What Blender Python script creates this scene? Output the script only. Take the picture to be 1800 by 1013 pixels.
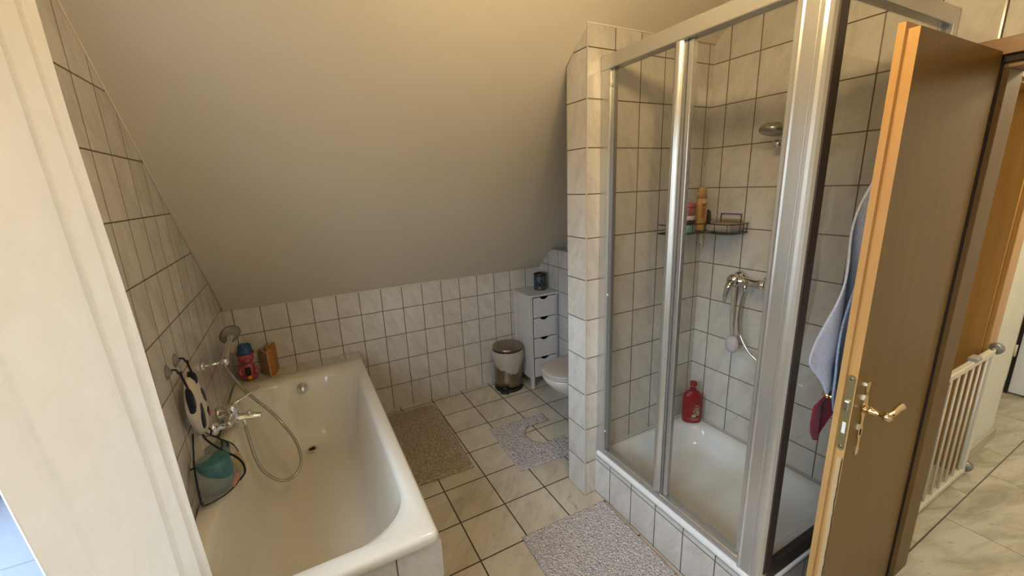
import bpy, math, random
from math import sin, cos, pi, radians, sqrt, floor
from mathutils import Vector, Matrix, noise
random.seed(7)
for o in list(bpy.data.objects): bpy.data.objects.remove(o)
SC = bpy.context.scene
COL = SC.collection

# ------------------------------------------------------------------ camera
cam = bpy.data.cameras.new('camera'); camo = bpy.data.objects.new('camera', cam); COL.objects.link(camo)
cam.sensor_width = 36; cam.lens = 36 * 720.97 / 1800; cam.clip_start = 0.02
camo.location = (0.4670, -2.9994, 1.6483)
camo.rotation_euler = (radians(76.0635), radians(2.2007), radians(-27.9814))
SC.camera = camo

# ------------------------------------------------------------------ world, exposure
W = bpy.data.worlds.new('world'); SC.world = W; W.use_nodes = True
bg = W.node_tree.nodes['Background']; bg.inputs[1].default_value = 32.0
_tc = W.node_tree.nodes.new('ShaderNodeTexCoord'); _sp = W.node_tree.nodes.new('ShaderNodeSeparateXYZ'); _rp = W.node_tree.nodes.new('ShaderNodeValToRGB')
W.node_tree.links.new(_tc.outputs['Generated'], _sp.inputs[0]); W.node_tree.links.new(_sp.outputs[2], _rp.inputs[0]); W.node_tree.links.new(_rp.outputs[0], bg.inputs[0])
_rp.color_ramp.elements[0].position = 0.0; _rp.color_ramp.elements[0].color = (0.07, 0.065, 0.05, 1)     # ground below the horizon
_rp.color_ramp.elements[1].position = 0.55; _rp.color_ramp.elements[1].color = (0.66, 0.83, 1.05, 1)      # overcast sky
_e = _rp.color_ramp.elements.new(0.03); _e.color = (0.10, 0.10, 0.09, 1); _e = _rp.color_ramp.elements.new(0.12); _e.color = (0.50, 0.63, 0.80, 1)
SC.view_settings.view_transform = 'Standard'; SC.view_settings.look = 'None'
SC.view_settings.gamma = 1; SC.view_settings.use_curve_mapping = False
SC.view_settings.exposure = -0.80

def area_portal(name, loc, rot, sx, sy):
    l = bpy.data.lights.new(name, 'AREA'); l.shape = 'RECTANGLE'; l.size = sx; l.size_y = sy
    l.cycles.is_portal = True
    o = bpy.data.objects.new(name, l); o.location = loc; o.rotation_euler = rot; COL.objects.link(o); return o
area_portal('window_portal', (-0.42, -2.60, 1.515), (0, radians(-90), 0), 1.14, 2.02)

def point(name, loc, power, col, r):
    l = bpy.data.lights.new(name, 'POINT'); l.energy = power; l.color = col; l.shadow_soft_size = r
    o = bpy.data.objects.new(name, l); o.location = loc; COL.objects.link(o); return o
LAMP = (1.18, -2.45, 2.36)
WARM = (1.0, 0.71, 0.34)
point('hall_light', (3.5, -3.0, 2.30), 58, (1.0, 0.85, 0.58), 0.10)

# ------------------------------------------------------------------ mesh helpers
class MB:
    def __init__(s): s.v = []; s.f = []; s.m = []; s.sm = []
    def add(s, vs, fs, mi=0, smooth=False):
        b = len(s.v); s.v += [tuple(v) for v in vs]
        for f in fs: s.f.append(tuple(b + i for i in f)); s.m.append(mi); s.sm.append(smooth)
        return s
    def box(s, x0, x1, y0, y1, z0, z1, mi=0):
        v = [(x, y, z) for x in (x0, x1) for y in (y0, y1) for z in (z0, z1)]
        return s.add(v, [(0,1,3,2),(4,6,7,5),(0,4,5,1),(2,3,7,6),(0,2,6,4),(1,5,7,3)], mi)
    def quad(s, a, b, c, d, mi=0): return s.add([a,b,c,d], [(0,1,2,3)], mi)
    def prism(s, pts, axis, a, b, mi=0, smooth=False):
        # pts 2d outline extruded along axis from a to b
        def mk(p, t):
            return {'z': (p[0], p[1], t), 'y': (p[0], t, p[1]), 'x': (t, p[0], p[1])}[axis]
        n = len(pts)
        s.add([mk(p, a) for p in pts] + [mk(p, b) for p in pts], [(i, (i+1) % n, n+(i+1) % n, n+i) for i in range(n)], mi, smooth)
        s.add([mk(p, a) for p in pts], [tuple(range(n))[::-1]], mi)
        s.add([mk(p, b) for p in pts], [tuple(range(n))], mi); return s
    def loft(s, rings, mi=0, cap0=False, cap1=False, closed=True, smooth=True):
        n = len(rings[0]); vs = [p for r in rings for p in r]; fs = []
        for k in range(len(rings)-1):
            for i in range(n if closed else n-1):
                j = (i+1) % n
                fs.append((k*n+i, k*n+j, (k+1)*n+j, (k+1)*n+i))
        if cap0: fs.append(tuple(range(n))[::-1])
        if cap1: fs.append(tuple((len(rings)-1)*n+i for i in range(n)))
        return s.add(vs, fs, mi, smooth)
    def lathe(s, prof, c=(0,0,0), axis='z', n=32, mi=0, cap0=True, cap1=True, sx=1, sy=1):
        rings = []
        for r, h in prof:
            ring = []
            for i in range(n):
                a = 2*pi*i/n; u, w = r*cos(a)*sx, r*sin(a)*sy
                p = {'z': (u, w, h), 'y': (u, h, w), 'x': (h, u, w)}[axis]
                ring.append((c[0]+p[0], c[1]+p[1], c[2]+p[2]))
            rings.append(ring)
        return s.loft(rings, mi, cap0, cap1)
    def tube(s, pts, r, n=10, mi=0, caps=True, flat=1.0):
        P = [Vector(p) for p in pts]; R = r if isinstance(r, (list, tuple)) else [r]*len(P)
        T = [(P[min(i+1, len(P)-1)] - P[max(i-1, 0)]).normalized() for i in range(len(P))]
        u = T[0].orthogonal().normalized(); rings = []
        for i, p in enumerate(P):
            u = (u - T[i]*u.dot(T[i])).normalized(); w = T[i].cross(u)
            rings.append([tuple(p + (u*cos(2*pi*k/n) + w*sin(2*pi*k/n)*flat)*R[i]) for k in range(n)])
        return s.loft(rings, mi, caps, caps)
    def sphere(s, c, r, n=20, m=12, mi=0, sx=1, sy=1, sz=1):
        prof = [(max(1e-5, sin(pi*k/m)), -cos(pi*k/m)) for k in range(m+1)]
        rings = [[(c[0]+r*sx*a*cos(2*pi*i/n), c[1]+r*sy*a*sin(2*pi*i/n), c[2]+r*sz*h) for i in range(n)] for a, h in prof]
        return s.loft(rings, mi, True, True)
    def obj(s, name, mats, parent=None, bevel=0, seg=2, sub=0, solid=0):
        me = bpy.data.meshes.new(name); me.from_pydata(s.v, [], s.f); me.validate()
        if not isinstance(mats, (list, tuple)): mats = [mats]
        for m in mats: me.materials.append(m)
        for p, mi, sm in zip(me.polygons, s.m, s.sm): p.material_index = mi; p.use_smooth = sm
        o = bpy.data.objects.new(name, me); COL.objects.link(o)
        if parent:
            o.parent = parent; o.matrix_parent_inverse = Matrix.Translation(-Vector(parent.location)) if parent.type == 'EMPTY' else Matrix.Identity(4)
        if solid: md = o.modifiers.new('solid', 'SOLIDIFY'); md.thickness = solid; md.offset = 0
        if bevel:
            md = o.modifiers.new('bevel', 'BEVEL'); md.width = bevel; md.segments = seg; md.limit_method = 'ANGLE'; md.angle_limit = radians(40)
            md.harden_normals = False
        if sub: md = o.modifiers.new('sub', 'SUBSURF'); md.levels = sub; md.render_levels = sub
        return o

def spline(pts, k=8):
    P = [Vector(p) for p in pts]; out = []
    for i in range(len(P)-1):
        a = P[max(i-1, 0)]; b = P[i]; c = P[i+1]; d = P[min(i+2, len(P)-1)]
        for j in range(k):
            t = j/k
            out.append(0.5*((2*b) + (c-a)*t + (2*a-5*b+4*c-d)*t*t + (3*b-a-3*c+d)*t**3))
    out.append(P[-1]); return out

def rrect(x0, x1, y0, y1, r, z, n=8):
    out = []
    for cx, cy, a0 in ((x1-r, y1-r, 0), (x0+r, y1-r, 90), (x0+r, y0+r, 180), (x1-r, y0+r, 270)):
        for k in range(n+1):
            a = radians(a0 + 90*k/n); out.append((cx + r*cos(a), cy + r*sin(a), z))
    return out

def thing(name, label, cat, loc=(0,0,0), group=None):
    o = bpy.data.objects.new(name, None); o.empty_display_size = 0.05; o.location = loc; COL.objects.link(o)
    o['label'] = label; o['category'] = cat
    if group: o['group'] = group
    return o
def tag(o, label, cat, group=None):
    o['label'] = label; o['category'] = cat
    if group: o['group'] = group
    return o
def struct(o, label=None):
    o['kind'] = 'structure'
    if label: o['label'] = label
    return o

# ------------------------------------------------------------------ materials
class NT:
    def __init__(s, name):
        s.mat = bpy.data.materials.new(name); s.mat.use_nodes = True; s.t = s.mat.node_tree; s.n = s.t.nodes
        s.b = s.n['Principled BSDF']; s.out = s.n['Material Output']
    def new(s, typ, **kw):
        nd = s.n.new(typ)
        for k, v in kw.items(): setattr(nd, k, v)
        return nd
    def link(s, a, b): s.t.links.new(a, b)
    def put(s, inp, v):
        if hasattr(v, 'is_output'): s.link(v, inp)
        else: inp.default_value = v
    def math(s, op, a, b=0.0, c=0.0):
        nd = s.new('ShaderNodeMath', operation=op)
        for i, v in enumerate((a, b, c)): s.put(nd.inputs[i], v)
        return nd.outputs[0]
    def mix(s, f, a, b):
        nd = s.new('ShaderNodeMix', data_type='RGBA')
        s.put(nd.inputs[0], f); s.put(nd.inputs[6], a); s.put(nd.inputs[7], b); return nd.outputs[2]
    def noise(s, vec, scale, detail=3, rough=0.5, dist=0):
        nd = s.new('ShaderNodeTexNoise'); nd.inputs['Scale'].default_value = scale; nd.inputs['Detail'].default_value = detail
        nd.inputs['Roughness'].default_value = rough; nd.inputs['Distortion'].default_value = dist
        if vec is not None: s.link(vec, nd.inputs['Vector'])
        return nd.outputs[0]
    def ramp(s, v, lo, hi, a=0.0, b=1.0):
        nd = s.new('ShaderNodeMapRange'); s.put(nd.inputs[0], v)
        for i, x in enumerate((lo, hi, a, b)): nd.inputs[i+1].default_value = x
        return nd.outputs[0]
    def comb(s, x, y, z):
        nd = s.new('ShaderNodeCombineXYZ')
        for i, v in enumerate((x, y, z)): s.put(nd.inputs[i], v)
        return nd.outputs[0]
    def coords(s):
        tc = s.new('ShaderNodeTexCoord'); sp = s.new('ShaderNodeSeparateXYZ'); s.link(tc.outputs['Object'], sp.inputs[0])
        return tc.outputs['Object'], sp.outputs
    def bump(s, h, strength=0.3, dist=0.002):
        nd = s.new('ShaderNodeBump'); nd.inputs['Strength'].default_value = strength; nd.inputs['Distance'].default_value = dist
        s.link(h, nd.inputs['Height']); s.link(nd.outputs[0], s.b.inputs['Normal']); return nd

def rgb(c): return (c[0], c[1], c[2], 1)
def plain(name, col, rough=0.5, metal=0.0, spec=0.5, var=0.0, vs=8.0, bump=0.0, bs=60.0, coat=0.0, sub=0.0, trans=0.0, ior=1.45):
    m = NT(name); b = m.b
    b.inputs['Roughness'].default_value = rough; b.inputs['Metallic'].default_value = metal
    b.inputs['Specular IOR Level'].default_value = spec; b.inputs['Coat Weight'].default_value = coat; b.inputs['Coat Roughness'].default_value = 0.08
    b.inputs['Transmission Weight'].default_value = trans; b.inputs['IOR'].default_value = ior
    vec, _ = m.coords()
    n = m.noise(vec, vs, 4)
    f = m.ramp(n, 0.3, 0.7, 1-var, 1+var*0.4)
    mm = m.new('ShaderNodeMix', data_type='RGBA', blend_type='MULTIPLY'); mm.inputs[0].default_value = 1
    mm.inputs[6].default_value = rgb(col); cc = m.comb(f, f, f); m.link(cc, mm.inputs[7]); m.link(mm.outputs[2], b.inputs['Base Color'])
    if bump: m.bump(m.noise(vec, bs, 3), bump, 0.002)
    return m.mat

def tile_mat(name, iu, iv, ou, ov, su, sv, base, streak, grout, gw=0.004, rough=0.12, amount=0.6, scale=9.5, diag=0.7):
    m = NT(name); vec, xyz = m.coords()
    u = m.math('DIVIDE', m.math('SUBTRACT', xyz[iu], ou), su); v = m.math('DIVIDE', m.math('SUBTRACT', xyz[iv], ov), sv)
    fu = m.math('FRACT', u); fv = m.math('FRACT', v)
    du = m.math('MULTIPLY', m.math('MINIMUM', fu, m.math('SUBTRACT', 1.0, fu)), su)
    dv = m.math('MULTIPLY', m.math('MINIMUM', fv, m.math('SUBTRACT', 1.0, fv)), sv)
    d = m.math('MINIMUM', du, dv)
    mask = m.ramp(d, gw*0.42, gw*0.62)             # 1 on the tile
    idu = m.math('FLOOR', u); idv = m.math('FLOOR', v)
    wn = m.new('ShaderNodeTexWhiteNoise', noise_dimensions='2D'); m.link(m.comb(idu, idv, 0.0), wn.inputs['Vector'])
    off = m.math('MULTIPLY', wn.outputs['Value'], 37.0)
    a = m.math('ADD', m.math('MULTIPLY', xyz[iu], 1.6), m.math('MULTIPLY', xyz[iv], diag)); a = m.math('ADD', a, off)
    b2 = m.math('ADD', m.math('MULTIPLY', xyz[iv], 0.55), m.math('MULTIPLY', xyz[iu], -diag*0.35)); b2 = m.math('ADD', b2, off)
    vv = m.comb(a, b2, off)
    n1 = m.noise(vv, scale, 5, 0.6, 0.4); n2 = m.noise(vv, scale*5.5, 4, 0.7, 0.2)
    s1 = m.ramp(n1, 0.42, 0.68); s2 = m.ramp(n2, 0.52, 0.72)
    f = m.math('MULTIPLY', m.math('ADD', m.math('MULTIPLY', s1, 0.6), m.math('MULTIPLY', s2, 0.45)), amount)
    c = m.mix(f, rgb(base), rgb(streak))
    br = m.ramp(wn.outputs['Value'], 0, 1, 0.93, 1.03)
    mm = m.new('ShaderNodeMix', data_type='RGBA', blend_type='MULTIPLY'); mm.inputs[0].default_value = 1
    m.link(c, mm.inputs[6]); m.link(m.comb(br, br, br), mm.inputs[7])
    m.link(m.mix(mask, rgb(grout), mm.outputs[2]), m.b.inputs['Base Color'])
    m.link(m.ramp(mask, 0, 1, 0.85, rough), m.b.inputs['Roughness'])
    h = m.math('ADD', m.ramp(d, 0, gw*1.6), m.math('MULTIPLY', m.noise(vec, 14, 2), 0.12))
    m.bump(h, 0.5, 0.0012)
    return m.mat

TB = (0.61, 0.575, 0.515); TS = (0.36, 0.31, 0.25); TG = (0.105, 0.078, 0.058)
def wt(name, iu, ou, ov=0.19, su=0.1507): return tile_mat(name, iu, 2, ou, ov, su, 0.2, TB, TS, TG, gw=0.0047)
M_back = wt('tile_back', 0, 0.0467, -0.005)
M_left = wt('tile_left', 1, -1.3912, -0.01)
M_right = wt('tile_right', 1, -1.5714, 0.0)
M_front = wt('tile_partition', 0, 1.6508, 0.0, 0.1514)
M_side = wt('tile_partition_side', 1, -1.4841, 0.0, 0.1500)
M_apr_x = wt('tile_apron_x', 1, -1.600, 0.005, 0.151)
M_apr_y = wt('tile_apron_y', 0, 1.72, 0.008, 0.151)
M_tub_y = wt('tile_tub_front', 0, 0.601, 0.142, 0.1545)
M_tub_x = wt('tile_tub_side', 1, -1.85, 0.03, 0.151)
M_ledge = tile_mat('tile_ledge', 0, 1, 0.0467, -0.30, 0.1507, 0.4, TB, TS, TG, gw=0.0035)
M_sill = tile_mat('tile_sill', 0, 1, -0.9, -1.935, 1.0, 0.30, (0.155, 0.172, 0.215), (0.13, 0.14, 0.17), (0.12, 0.12, 0.14), gw=0.004, rough=0.6)
M_floor = tile_mat('floor_tile', 0, 1, 0.9951, -0.8103, 0.251, 0.2527, (0.60, 0.545, 0.44), (0.34, 0.29, 0.205), (0.055, 0.032, 0.028), gw=0.0068, rough=0.22, amount=0.75, scale=3.6, diag=-1.6)
M_boxtop = plain('niche_top', (0.45, 0.38, 0.30), 0.3)
M_boxf = wt('tile_niche', 1, -0.139, 0.0, 0.1507)

def hall_floor():
    m = NT('hall_floor_tile'); vec, xyz = m.coords()
    v = m.math('DIVIDE', m.math('ADD', xyz[1], 2.483), 0.30)
    row = m.math('FLOOR', v); odd = m.math('MODULO', m.math('ABSOLUTE', row), 2.0)
    u = m.math('DIVIDE', m.math('SUBTRACT', m.math('SUBTRACT', xyz[0], 2.76), m.math('MULTIPLY', odd, 0.30)), 0.60)
    fu = m.math('FRACT', u); fv = m.math('FRACT', v)
    du = m.math('MULTIPLY', m.math('MINIMUM', fu, m.math('SUBTRACT', 1.0, fu)), 0.60)
    dv = m.math('MULTIPLY', m.math('MINIMUM', fv, m.math('SUBTRACT', 1.0, fv)), 0.30)
    d = m.math('MINIMUM', m.math('MULTIPLY', du, 1.6), dv); mask = m.ramp(d, 0.0022, 0.0034)
    wn = m.new('ShaderNodeTexWhiteNoise', noise_dimensions='2D'); m.link(m.comb(m.math('FLOOR', u), row, 0.0), wn.inputs['Vector'])
    off = m.math('MULTIPLY', wn.outputs['Value'], 23.0)
    vv = m.comb(m.math('ADD', m.math('MULTIPLY', xyz[0], 1.0), off), m.math('ADD', m.math('MULTIPLY', xyz[1], 3.2), m.math('MULTIPLY', xyz[0], 0.8)), off)
    n1 = m.ramp(m.noise(vv, 3.2, 7, 0.62, 0.6), 0.40, 0.66); n2 = m.ramp(m.noise(vv, 11, 5, 0.7, 0.3), 0.60, 0.72)
    c = m.mix(n1, rgb((0.60, 0.55, 0.42)), rgb((0.36, 0.31, 0.21))); c = m.mix(m.math('MULTIPLY', n2, 0.7), c, rgb((0.22, 0.18, 0.12)))
    m.link(m.mix(mask, rgb((0.09, 0.07, 0.05)), c), m.b.inputs['Base Color']); m.b.inputs['Roughness'].default_value = 0.3
    return m.mat
M_hall = hall_floor()

def wood(name, a, b, axis=2, rough=0.3, scale=1.0, coat=0.3, damage=False):
    m = NT(name); vec, xyz = m.coords()
    k = [9.0, 9.0, 9.0]; k[axis] = 0.5
    vv = m.comb(*[m.math('MULTIPLY', xyz[i], k[i]*scale) for i in range(3)])
    n1 = m.noise(vv, 3.0, 6, 0.6, 0.5); n2 = m.noise(vv, 22.0, 3, 0.6)
    f = m.math('ADD', m.math('MULTIPLY', m.ramp(n1, 0.3, 0.7), 0.7), m.math('MULTIPLY', m.ramp(n2, 0.4, 0.7), 0.3))
    c = m.mix(f, rgb(a), rgb(b))
    if damage:
        e = m.math('ADD', m.math('MULTIPLY', xyz[1], -1.0), m.math('MULTIPLY', m.noise(vec, 14, 3), 0.012))
        z = m.ramp(m.math('ADD', xyz[2], m.math('MULTIPLY', m.noise(vec, 30, 2), 0.04)), 0.80, 0.815, 1.0, 0.0)
        dm = m.math('MULTIPLY', m.math('MULTIPLY', z, m.ramp(e, 2.479, 2.481)), m.ramp(e, 2.492, 2.494, 1, 0))
        c = m.mix(dm, c, rgb((0.50, 0.36, 0.19)))
        ed = m.math('MULTIPLY', z, m.math('MULTIPLY', m.ramp(e, 2.491, 2.4925), m.ramp(e, 2.4945, 2.496, 1, 0)))
        c = m.mix(ed, c, rgb((0.05, 0.025, 0.01)))
    m.link(c, m.b.inputs['Base Color']); m.b.inputs['Roughness'].default_value = rough
    m.b.inputs['Coat Weight'].default_value = coat; m.b.inputs['Coat Roughness'].default_value = 0.22; m.b.inputs['Specular IOR Level'].default_value = 0.3
    return m.mat
M_door = wood('door_veneer', (0.150, 0.078, 0.013), (0.200, 0.108, 0.020), rough=0.36, coat=0.10)
M_dooredge = wood('door_edge_oak', (0.44, 0.245, 0.08), (0.55, 0.33, 0.125), rough=0.4, damage=True)
M_jamb = wood('jamb_wood', (0.125, 0.066, 0.014), (0.17, 0.09, 0.022), rough=0.45, coat=0.1)
M_jambh = wood('jamb_wood_head', (0.20, 0.105, 0.04), (0.27, 0.145, 0.055), axis=1, rough=0.35)
M_amber = wood('amber_wood', (0.45, 0.23, 0.055), (0.58, 0.32, 0.09), rough=0.4)
M_seal = plain('dark_seal', (0.012, 0.006, 0.004), 0.6)
M_ceil = plain('ceiling_paint', (0.66, 0.585, 0.46), 0.9, var=0.03, vs=1.2, bump=0.15, bs=180)
M_white = plain('white_wall', (0.78, 0.76, 0.68), 0.85, var=0.03, bump=0.1, bs=150)
M_cream = plain('cream_trim', (0.72, 0.66, 0.48), 0.5)
M_hdoor = plain('white_door', (0.75, 0.75, 0.74), 0.45)
M_enam = plain('bath_enamel', (0.74, 0.70, 0.60), 0.10, coat=0.5, var=0.02)
M_tray = plain('tray_enamel', (0.74, 0.74, 0.72), 0.10, coat=0.5, var=0.03)
M_cer = plain('ceramic', (0.66, 0.59, 0.52), 0.12, coat=0.4)
M_seat = plain('toilet_lid', (0.50, 0.43, 0.36), 0.22)
M_chrome = plain('chrome', (0.80, 0.80, 0.78), 0.07, metal=1)
M_alu = plain('anodised_aluminium', (0.62, 0.62, 0.61), 0.27, metal=0.85, var=0.02)
M_shadealu = plain('aluminium_painted_shade', (0.05, 0.04, 0.035), 0.35, metal=0.3)  # near-black frame metal, dark reflection and shade put into the colour
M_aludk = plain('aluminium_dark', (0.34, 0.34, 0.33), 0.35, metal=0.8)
M_steel = plain('brushed_steel', (0.33, 0.27, 0.20), 0.28, metal=1, var=0.1, vs=3)
M_hose = plain('hose_grey', (0.40, 0.38, 0.33), 0.22, metal=0.6, bump=0.2, bs=300)
M_black = plain('black_plastic', (0.012, 0.012, 0.014), 0.4)
M_sil = plain('silicone', (0.50, 0.46, 0.41), 0.5)
M_brass = plain('brass', (0.78, 0.60, 0.36), 0.14, metal=1)
M_lock = plain('lock_steel', (0.42, 0.38, 0.20), 0.35, metal=0.9)
M_cab = plain('cabinet_paint', (0.62, 0.57, 0.53), 0.5, var=0.03)
M_dark = plain('dark_hole', (0.01, 0.009, 0.008), 0.8)

def glass_mat(name, tint, f0=0.06, tr=0.96):
    m = NT(name); m.n.remove(m.b)
    t = m.new('ShaderNodeBsdfTransparent'); t.inputs[0].default_value = rgb(tint)
    g = m.new('ShaderNodeBsdfGlossy'); g.inputs['Roughness'].default_value = 0.0
    lw = m.new('ShaderNodeLayerWeight'); lw.inputs[0].default_value = 0.5
    fr = m.math('ADD', f0*0.6, m.math('MULTIPLY', m.math('POWER', lw.outputs['Facing'], 5.0), 0.9))
    mx = m.new('ShaderNodeMixShader'); m.link(fr, mx.inputs[0]); m.link(t.outputs[0], mx.inputs[1]); m.link(g.outputs[0], mx.inputs[2])
    m.link(mx.outputs[0], m.out.inputs[0]); return m.mat
M_glass = glass_mat('clear_glass', (0.975, 0.98, 0.97))

def fabric(name, a, b=None, trans=0.0, rough=0.9, scale=60, bump=0.4, mixs=1.0):
    m = NT(name); vec, xyz = m.coords(); b = b or tuple(x*0.8 for x in a)
    n = m.ramp(m.noise(vec, scale, 4, 0.7), 0.3, 0.7)
    c = m.mix(m.math('MULTIPLY', n, mixs), rgb(a), rgb(b)); m.link(c, m.b.inputs['Base Color']); m.b.inputs['Roughness'].default_value = rough
    m.b.inputs['Sheen Weight'].default_value = 0.15; m.b.inputs['Specular IOR Level'].default_value = 0.2
    m.bump(m.noise(vec, scale*2, 3), bump, 0.003)
    if trans:
        tl = m.new('ShaderNodeBsdfTranslucent'); m.link(c, tl.inputs[0])
        mx = m.new('ShaderNodeMixShader'); mx.inputs[0].default_value = trans
        m.link(m.b.outputs[0], mx.inputs[1]); m.link(tl.outputs[0], mx.inputs[2]); m.link(mx.outputs[0], m.out.inputs[0])
    return m.mat
M_curt = fabric('curtain_cloth', (0.85, 0.82, 0.77), (0.81, 0.78, 0.72), trans=0.30, scale=25, bump=0.15)

def rugmat(name, a, b, scale):
    m = NT(name); vec, xyz = m.coords()
    v = m.new('ShaderNodeTexVoronoi'); v.inputs['Scale'].default_value = scale; m.link(vec, v.inputs['Vector'])
    f = m.ramp(v.outputs['Distance'], 0.15, 0.65)  # crevices between tufts get a darker colour, painted shade
    m.link(m.mix(f, rgb(a), rgb(b)), m.b.inputs['Base Color']); m.b.inputs['Roughness'].default_value = 0.95
    m.b.inputs['Specular IOR Level'].default_value = 0.1
    m.bump(m.ramp(v.outputs['Distance'], 0, 0.7, 1, 0), 1.0, 0.010); return m.mat
M_rug_b = rugmat('rug_beige', (0.78, 0.68, 0.53), (0.40, 0.33, 0.25), 95)
M_rug_p = rugmat('rug_pinkgrey', (0.84, 0.79, 0.77), (0.52, 0.47, 0.46), 105)

# ------------------------------------------------------------------ room shell
def wall(name, mats, *boxes):
    b = MB()
    for bx in boxes: b.box(*bx[:6], mi=bx[6] if len(bx) > 6 else 0)
    return struct(b.obj(name, mats))
SL = 0.893; Z0 = 0.965; ZC = 2.50; YC = -(ZC-Z0)/SL
wall('floor', M_floor, (-0.05, 2.441, -3.9, 0.05, -0.12, 0.0))
wall('wall_back', M_back, (-0.14, 2.58, 0.0, 0.14, -0.1, 1.3))
# left wall with the window opening y -2.95..-1.55, z .95..2.08
wall('wall_left', [M_left, M_white], (-0.45, 0.0, -1.60, 0.0, 0, 2.6), (-0.45, 0.0, -3.60, -1.60, 0, 0.93), (-0.45, 0.0, -3.60, -1.60, 2.08, 2.6), (-0.45, 0.0, -3.9, -3.60, 0, 2.6))
struct(MB().box(-0.45, 0.012, -3.60, -1.60, 0.93, 0.95).obj('trim_1', M_sill, bevel=0.002), 'tiled window sill below the left window')
wall('wall_right', [M_right, M_white], (2.441, 2.58, -2.47, 0.0, 0, 2.6), (2.441, 2.58, -3.13, -2.47, 2.0, 2.6), (2.441, 2.58, -3.9, -3.13, 0, 2.6))
wall('wall_near', M_white, (-0.14, 2.58, -4.04, -3.9, 0, 2.6))
c = MB()
pts = [(0.12, Z0 - 0.12*SL), (YC, ZC), (-4.04, ZC), (-4.04, ZC+0.15), (YC-0.05, ZC+0.15), (0.12, Z0+0.14)]
c.prism(pts, 'x', -0.45, 2.60)
struct(c.obj('ceiling', M_ceil), 'sloping plastered ceiling above the bath')
# seam beads where the slope meets the tiles
b = MB(); b.tube([(0.0, -0.002, Z0), (2.30, -0.002, Z0)], 0.003, 6); b.tube([(0.002, 0, Z0), (0.002, -1.66, Z0+1.66*SL)], 0.003, 6)
b.tube([(1.65, -1.334, Z0+1.334*SL), (1.65, -1.484, Z0+1.484*SL), (2.441, -1.484, Z0+1.484*SL)], 0.004, 6)
struct(b.obj('trim_2', M_ceil), 'caulk bead between tiles and sloping ceiling')
# partition wall between toilet and shower
b = MB()
zt = lambda y: Z0 - SL*y + 0.05
x0, x1, ya, yb = 1.650, 2.441, -1.484, -1.334
V = [(x0,ya,0),(x1,ya,0),(x1,yb,0),(x0,yb,0),(x0,ya,zt(ya)),(x1,ya,zt(ya)),(x1,yb,zt(yb)),(x0,yb,zt(yb))]
b.add(V, [(0,1,5,4)], 0); b.add(V, [(3,0,4,7)], 1); b.add(V, [(2,3,7,6)], 0); b.add(V, [(4,5,6,7)], 0)
b.box(1.6485, 1.6535, -1.4855, -1.4805, 0.0, 2.29, 2)
struct(b.obj('wall_partition', [M_front, M_side, M_sil]), 'tiled partition wall between toilet corner and shower')
# toilet installation box
b = MB(); b.box(2.30, 2.441, -1.334, 0.0, 0, 1.135, 0); b.box(2.298, 2.441, -1.334, 0.0, 1.135, 1.139, 1)
struct(b.obj('wall_niche', [M_boxf, M_boxtop]), 'tiled low boxing behind the toilet')
# bath surround
b2 = MB(); b2.box(0.0, 0.752, -0.164, -0.0, 0, 0.528, 0); b2.add([(0,-.1645,.53),(.745,-.1645,.53),(.745,0,.53),(0,0,.53)], [(0,1,2,3)], 1)
struct(b2.obj('wall_ledge', [M_tub_x, M_ledge]), 'tiled ledge behind the head of the bathtub')
struct(MB().box(0.735, 0.752, -1.838, -0.164, 0, 0.497).obj('wall_bath_side', M_tub_x), 'tiled side panel under the bathtub rim')
struct(MB().box(0.0, 0.752, -1.855, -1.838, 0, 0.497).obj('wall_bath_front', M_tub_y), 'tiled front panel under the bathtub rim')

# shower plinth
b = MB(); b.box(1.72, 1.74, -2.368, -1.484, 0, 0.229, 0); b.box(1.72, 2.441, -2.370, -2.35, 0, 0.229, 1)
struct(b.obj('wall_plinth', [M_apr_x, M_apr_y]), 'tiled plinth under the shower tray')

# ------------------------------------------------------------------ window
b = MB()
y0, y1, z0, z1, xw = -3.60, -1.60, 0.95, 2.08, -0.36
for (a0, a1, c0, c1) in ((y0, y1, z0, z0+.06), (y0, y1, z1-.06, z1), (y0, y0+.06, z0, z1), (y1-.06, y1, z0, z1)): b.box(xw-.04, xw+.03, a0, a1, c0, c1)
b.box(xw-.03, xw+.035, (y0+y1)/2-.04, (y0+y1)/2+.04, z0, z1)
wn = struct(b.obj('window_1', plain('window_pvc', (0.8, 0.8, 0.8), 0.35), bevel=0.004), 'white framed window behind the curtain')
MB().box(xw-.012, xw-.006, y0+.05, y1-.05, z0+.05, z1-.05).obj('pane', glass_mat('window_glass', (0.97, 0.98, 0.98)), wn)

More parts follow.
